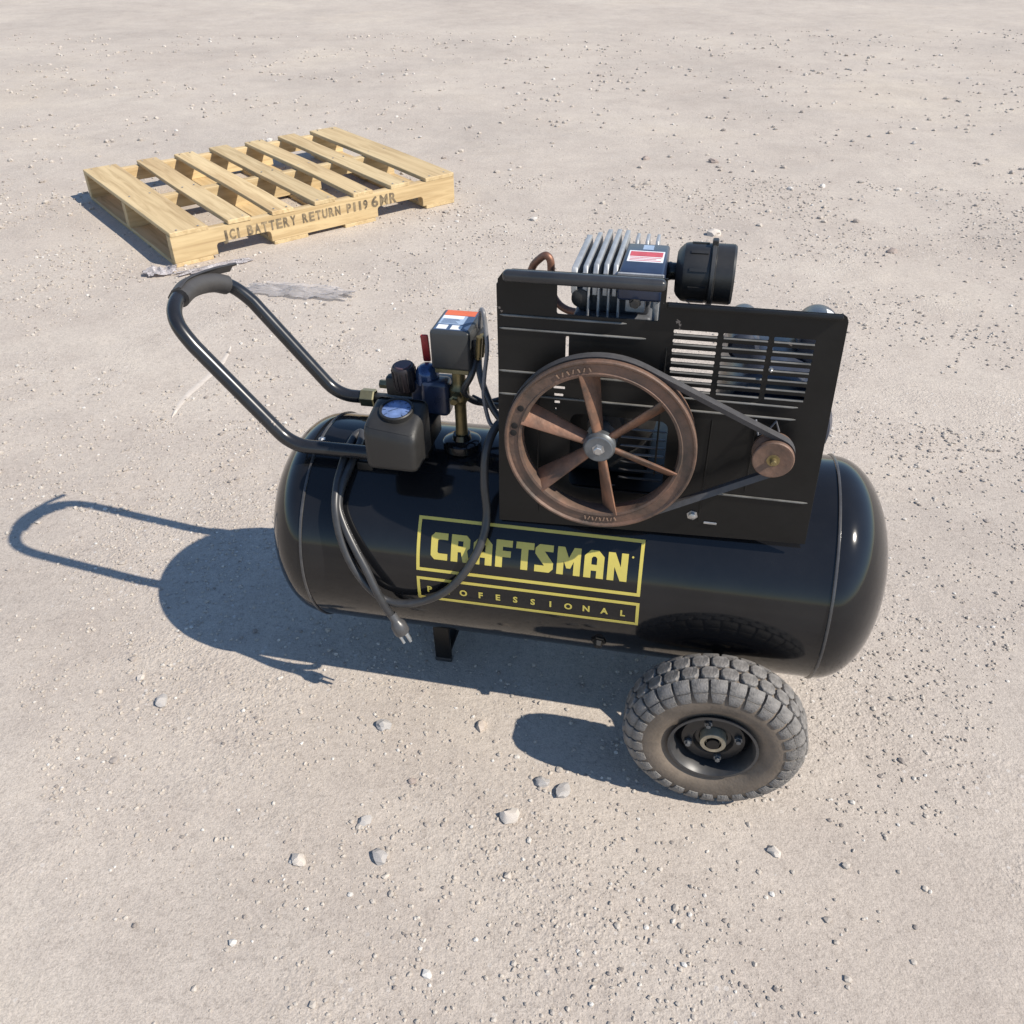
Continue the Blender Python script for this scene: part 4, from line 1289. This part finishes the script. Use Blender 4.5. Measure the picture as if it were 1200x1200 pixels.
# stencilled lettering along the front stringer
for wd, xc, size, want in (("JCI", 0.221, 0.050, 0.075), ("BATTERY", 0.385, 0.050, 0.205), ("RETURN", 0.594, 0.048, 0.170), ("P119", 0.752, 0.048, 0.100), ("6MR", 0.875, 0.056, 0.125)):
    wide = [1.15 if c == 'M' else 0.55 if c == 'I' else 1.0 for c in wd]
    cur = xc - want / 2
    for c, wc_ in zip(wd, wide):
        cell = want * wc_ / sum(wide)
        me = text_mesh(c, size, 0.0, 0.0016)
        lo_ = min(v.co.x for v in me.vertices); hi_ = max(v.co.x for v in me.vertices)
        k_ = min(1.25, cell * 0.80 / (hi_ - lo_)) if c != 'I' else 1.0
        for v in me.vertices:
            v.co = Vector((cur + cell / 2 + (v.co.x - (lo_ + hi_) / 2) * k_, -0.0202, 0.0585 + v.co.y))
        link("letter", me, 'darkprint', strs[0], smooth=False)
        cur += cell
# ------------------------------------------------------------------ scraps of plastic film
def crumple(name, cx, cy, lx, ly, rot, h, seed, label, mname, nx=30, ny=16):
    bm = BM()
    ca, sa = math.cos(rot), math.sin(rot)
    g_ = []
    for i in range(nx + 1):
        row = []
        for j in range(ny + 1):
            u, v = i / nx - 0.5, j / ny - 0.5
            edge = 1 - 0.55 * abs(mnoise.noise(Vector((u * 6 + seed, v * 4, 0)))) - 0.25 * abs(mnoise.noise(Vector((u * 19, v * 11, seed))))
            x, y = u * lx * edge, v * ly * (edge - 0.35 * abs(2 * u) ** 2)
            z = 0.003 + h * max(0.0, 0.45 + 0.75 * mnoise.noise(Vector((u * 5 + seed, v * 4, 2.3)))) * (1 - 0.5 * abs(2 * v)) + 0.25 * h * abs(mnoise.noise(Vector((u * 17, v * 13, seed))))
            row.append(bm.verts.new((x * ca - y * sa, x * sa + y * ca, z)))
        g_.append(row)
    for i in range(nx):
        for j in range(ny):
            bm.faces.new((g_[i][j], g_[i + 1][j], g_[i + 1][j + 1], g_[i][j + 1]))
    bmesh.ops.solidify(bm, geom=bm.faces[:], thickness=0.0015)
    o = obj(name, bm, mname, None, angle=25)
    o.location = (cx, cy, 0)
    o['label'] = label; o['category'] = 'plastic scrap'
    return o
crumple("plastic_scrap", -1.248, 3.022, 0.13, 0.08, 0.3, 0.030, 3.1, "crumpled whitish plastic wad at the pallet's near corner", 'filmgrey')
crumple("plastic_scrap", -1.072, 3.076, 0.32, 0.06, 0.60, 0.012, 8.7, "long lilac grey plastic strip lying under the pallet's front edge", 'filmgrey')
crumple("plastic_scrap", -0.720, 2.850, 0.42, 0.13, -0.22, 0.022, 5.2, "flat dusty clear film lying on the ground right of the handle grip", 'film')

# pale drag mark scuffed across the ground
bm = BM()
a, b = Vector((-0.850, 2.435, 0)), Vector((-0.894, 2.012, 0))
rings = []
for i in range(25):
    t = i / 24
    c = a.lerp(b, t) + Vector((0.012 * math.sin(t * 6), 0, 0))
    w = 0.011 * math.sin(PI * min(1, max(0.02, t))) ** 0.5 * (1 + 0.4 * mnoise.noise(Vector((t * 9, 0, 0))))
    rings.append([bm.verts.new(c + Vector((-w, 0, 0.0005))), bm.verts.new(c + Vector((0, 0, 0.0025))), bm.verts.new(c + Vector((w, 0, 0.0005)))])
for p, q in zip(rings, rings[1:]):
    for k in range(2):
        bm.faces.new((p[k], p[k + 1], q[k + 1], q[k]))
M['scuff'] = mat("pale scuffed dust", (0.535, 0.475, 0.415), 0.95, var=0.1, scale=60, spec=0.1)
obj("drag_mark", bm, 'scuff', ground)

# ------------------------------------------------------------------ stones: the larger ones one by one
def rock_mesh(seed, sub=2):
    bm = BM()
    bmesh.ops.create_icosphere(bm, subdivisions=sub, radius=1.0)
    for v in bm.verts:
        d = v.co.normalized()
        f = 1 + 0.42 * mnoise.noise(d * 1.3 + Vector((seed, 0, 0))) + 0.22 * mnoise.noise(d * 3.1 + Vector((0, seed, 0)))
        v.co = d * f
    me = bpy.data.meshes.new("stone"); bm.to_mesh(me); bm.free()
    me.shade_smooth(); me.set_sharp_from_angle(angle=D(28))
    return me
STONES = [  # x, y, size, squash, material, label
 (-0.220, 0.980, 0.0115, 0.75, 'pebblegrey', "light grey stone alone on the ground below the plug, just past the shadow"),
 (-0.054, 0.979, 0.0090, 0.7, 'pebbletan', "small tan stone between the tank's shadow and the wheel's shadow tip"),
 (-0.316, 0.731, 0.0100, 0.7, 'pebblepale', "round pale stone nearest the bottom left, left of two grey stones"),
 (-0.227, 0.797, 0.0095, 0.6, 'pebblegrey', "flattish grey stone near the bottom, upper of two grey ones left of centre"),
 (-0.197, 0.735, 0.0110, 0.7, 'pebblegrey', "larger grey stone near the bottom, lower of two left of centre"),
 (-0.005, 0.801, 0.0130, 0.75, 'pebblepale', "largest pale stone, below the wheel shadow's left tip"),
 (-0.614, 1.036, 0.0110, 0.7, 'pebblegrey', "blue grey stone in the gravel below the handle's shadow"),
 (0.046, 0.865, 0.0100, 0.7, 'pebblegrey', "smooth grey stone, left of a pair just below the wheel's shadow"),
 (0.079, 0.847, 0.0110, 0.7, 'pebblegrey', "rough grey stone, right of a pair just below the wheel's shadow"),
 (0.386, 0.742, 0.0085, 0.7, 'pebblepale', "small pale stone on the gravel straight below the tyre"),
 (-0.161, 0.869, 0.0060, 0.7, 'pebblebrown', "tiny dark brown stone midway between two grey stones"),
 (-0.669, 1.091, 0.0070, 0.7, 'pebblepale', "small pale stone up and left of the blue grey one"),
 (0.793, 3.403, 0.0240, 0.7, 'pebblepale', "white stone on the far ground above the air filter"),
 (0.666, 4.495, 0.0190, 0.6, 'pebblebrown', "dark stone far off on the open ground beyond the pump head"),
 (0.985, 4.430, 0.0210, 0.6, 'pebblebrown', "dark stone far off at the right beyond the motor"),
 (1.424, 3.208, 0.0180, 0.6, 'pebblebrown', "dark brown stone at the far right, level with the air filter"),
]
for i, (x, y, s, sq, mm, lb) in enumerate(STONES):
    me = rock_mesh(i * 3.7 + 1)
    me.materials.append(M[mm])
    o = bpy.data.objects.new("stone", me); COL.objects.link(o)
    o.scale = (s * 1.22, s * 0.92, s * sq)
    o.rotation_euler = (0, 0, i * 1.3)
    o.location = (x, y, s * sq * 0.38)
    o['label'] = lb; o['category'] = 'stone'; o['group'] = 'loose stones on the ground'

# gravel: countless small stones as one mesh
rng = np.random.default_rng(11)
tmpl = []
for s in range(8):
    bm = BM(); bmesh.ops.create_icosphere(bm, subdivisions=1, radius=1.0)
    vv = np.array([[*(v.co.normalized() * (1 + 0.45 * mnoise.noise(v.co * 1.4 + Vector((s * 5.1, 0, 0)))))] for v in bm.verts])
    ff = np.array([[v.index for v in f.verts] for f in bm.faces])
    bm.free(); tmpl.append((vv, ff))
V, F = [], []
nv = 0
def scatter(n, x0, x1, y0, y1, smin, smax, thr, power=3.0, seedoff=0.0):
    global nv
    cnt = 0
    while cnt < n:
        x = rng.uniform(x0, x1); y = rng.uniform(y0, y1)
        half = 0.62 * (y + 0.35)
        if abs(x) > half:
            continue
        d = mnoise.noise(Vector((x * 2.2 + seedoff, y * 2.2, 0))) + 0.6 * mnoise.noise(Vector((x * 6.5, y * 6.5, 4.0 + seedoff)))
        if d < thr + rng.uniform(-0.45, 0.45):
            continue
        s = smin + (smax - smin) * rng.random() ** power
        vv, ff = tmpl[rng.integers(8)]
        a = rng.uniform(0, 2 * PI)
        sc = s * rng.uniform(0.75, 1.25, 3) * np.array((1, 1, 0.7))
        p = vv * sc
        c_, s_ = math.cos(a), math.sin(a)
        p = np.stack([p[:, 0] * c_ - p[:, 1] * s_ + x, p[:, 0] * s_ + p[:, 1] * c_ + y, p[:, 2] + sc[2] * 0.35], 1)
        V.append(p); F.append(ff + nv); nv += len(p); cnt += 1
scatter(22000, -1.4, 1.4, 0.4, 2.0, 0.0006, 0.0038, 0.02, 3.0)
scatter(420, -1.4, 1.4, 0.4, 2.0, 0.0028, 0.0065, 0.12, 2.2, 3.0)
scatter(16000, -2.6, 2.6, 1.6, 4.2, 0.0012, 0.0068, 0.08, 3.5)
scatter(6000, -5.2, 5.2, 3.5, 8.5, 0.002, 0.015, 0.08, 4.5)
V = np.concatenate(V); F = np.concatenate(F)
me = bpy.data.meshes.new("gravel")
me.from_pydata(V.tolist(), [], F.tolist())
me.materials.append(M['stone'])
gv = bpy.data.objects.new("gravel", me); COL.objects.link(gv)
gv['kind'] = 'stuff'; gv['label'] = "loose fine gravel strewn over the packed sandy ground"
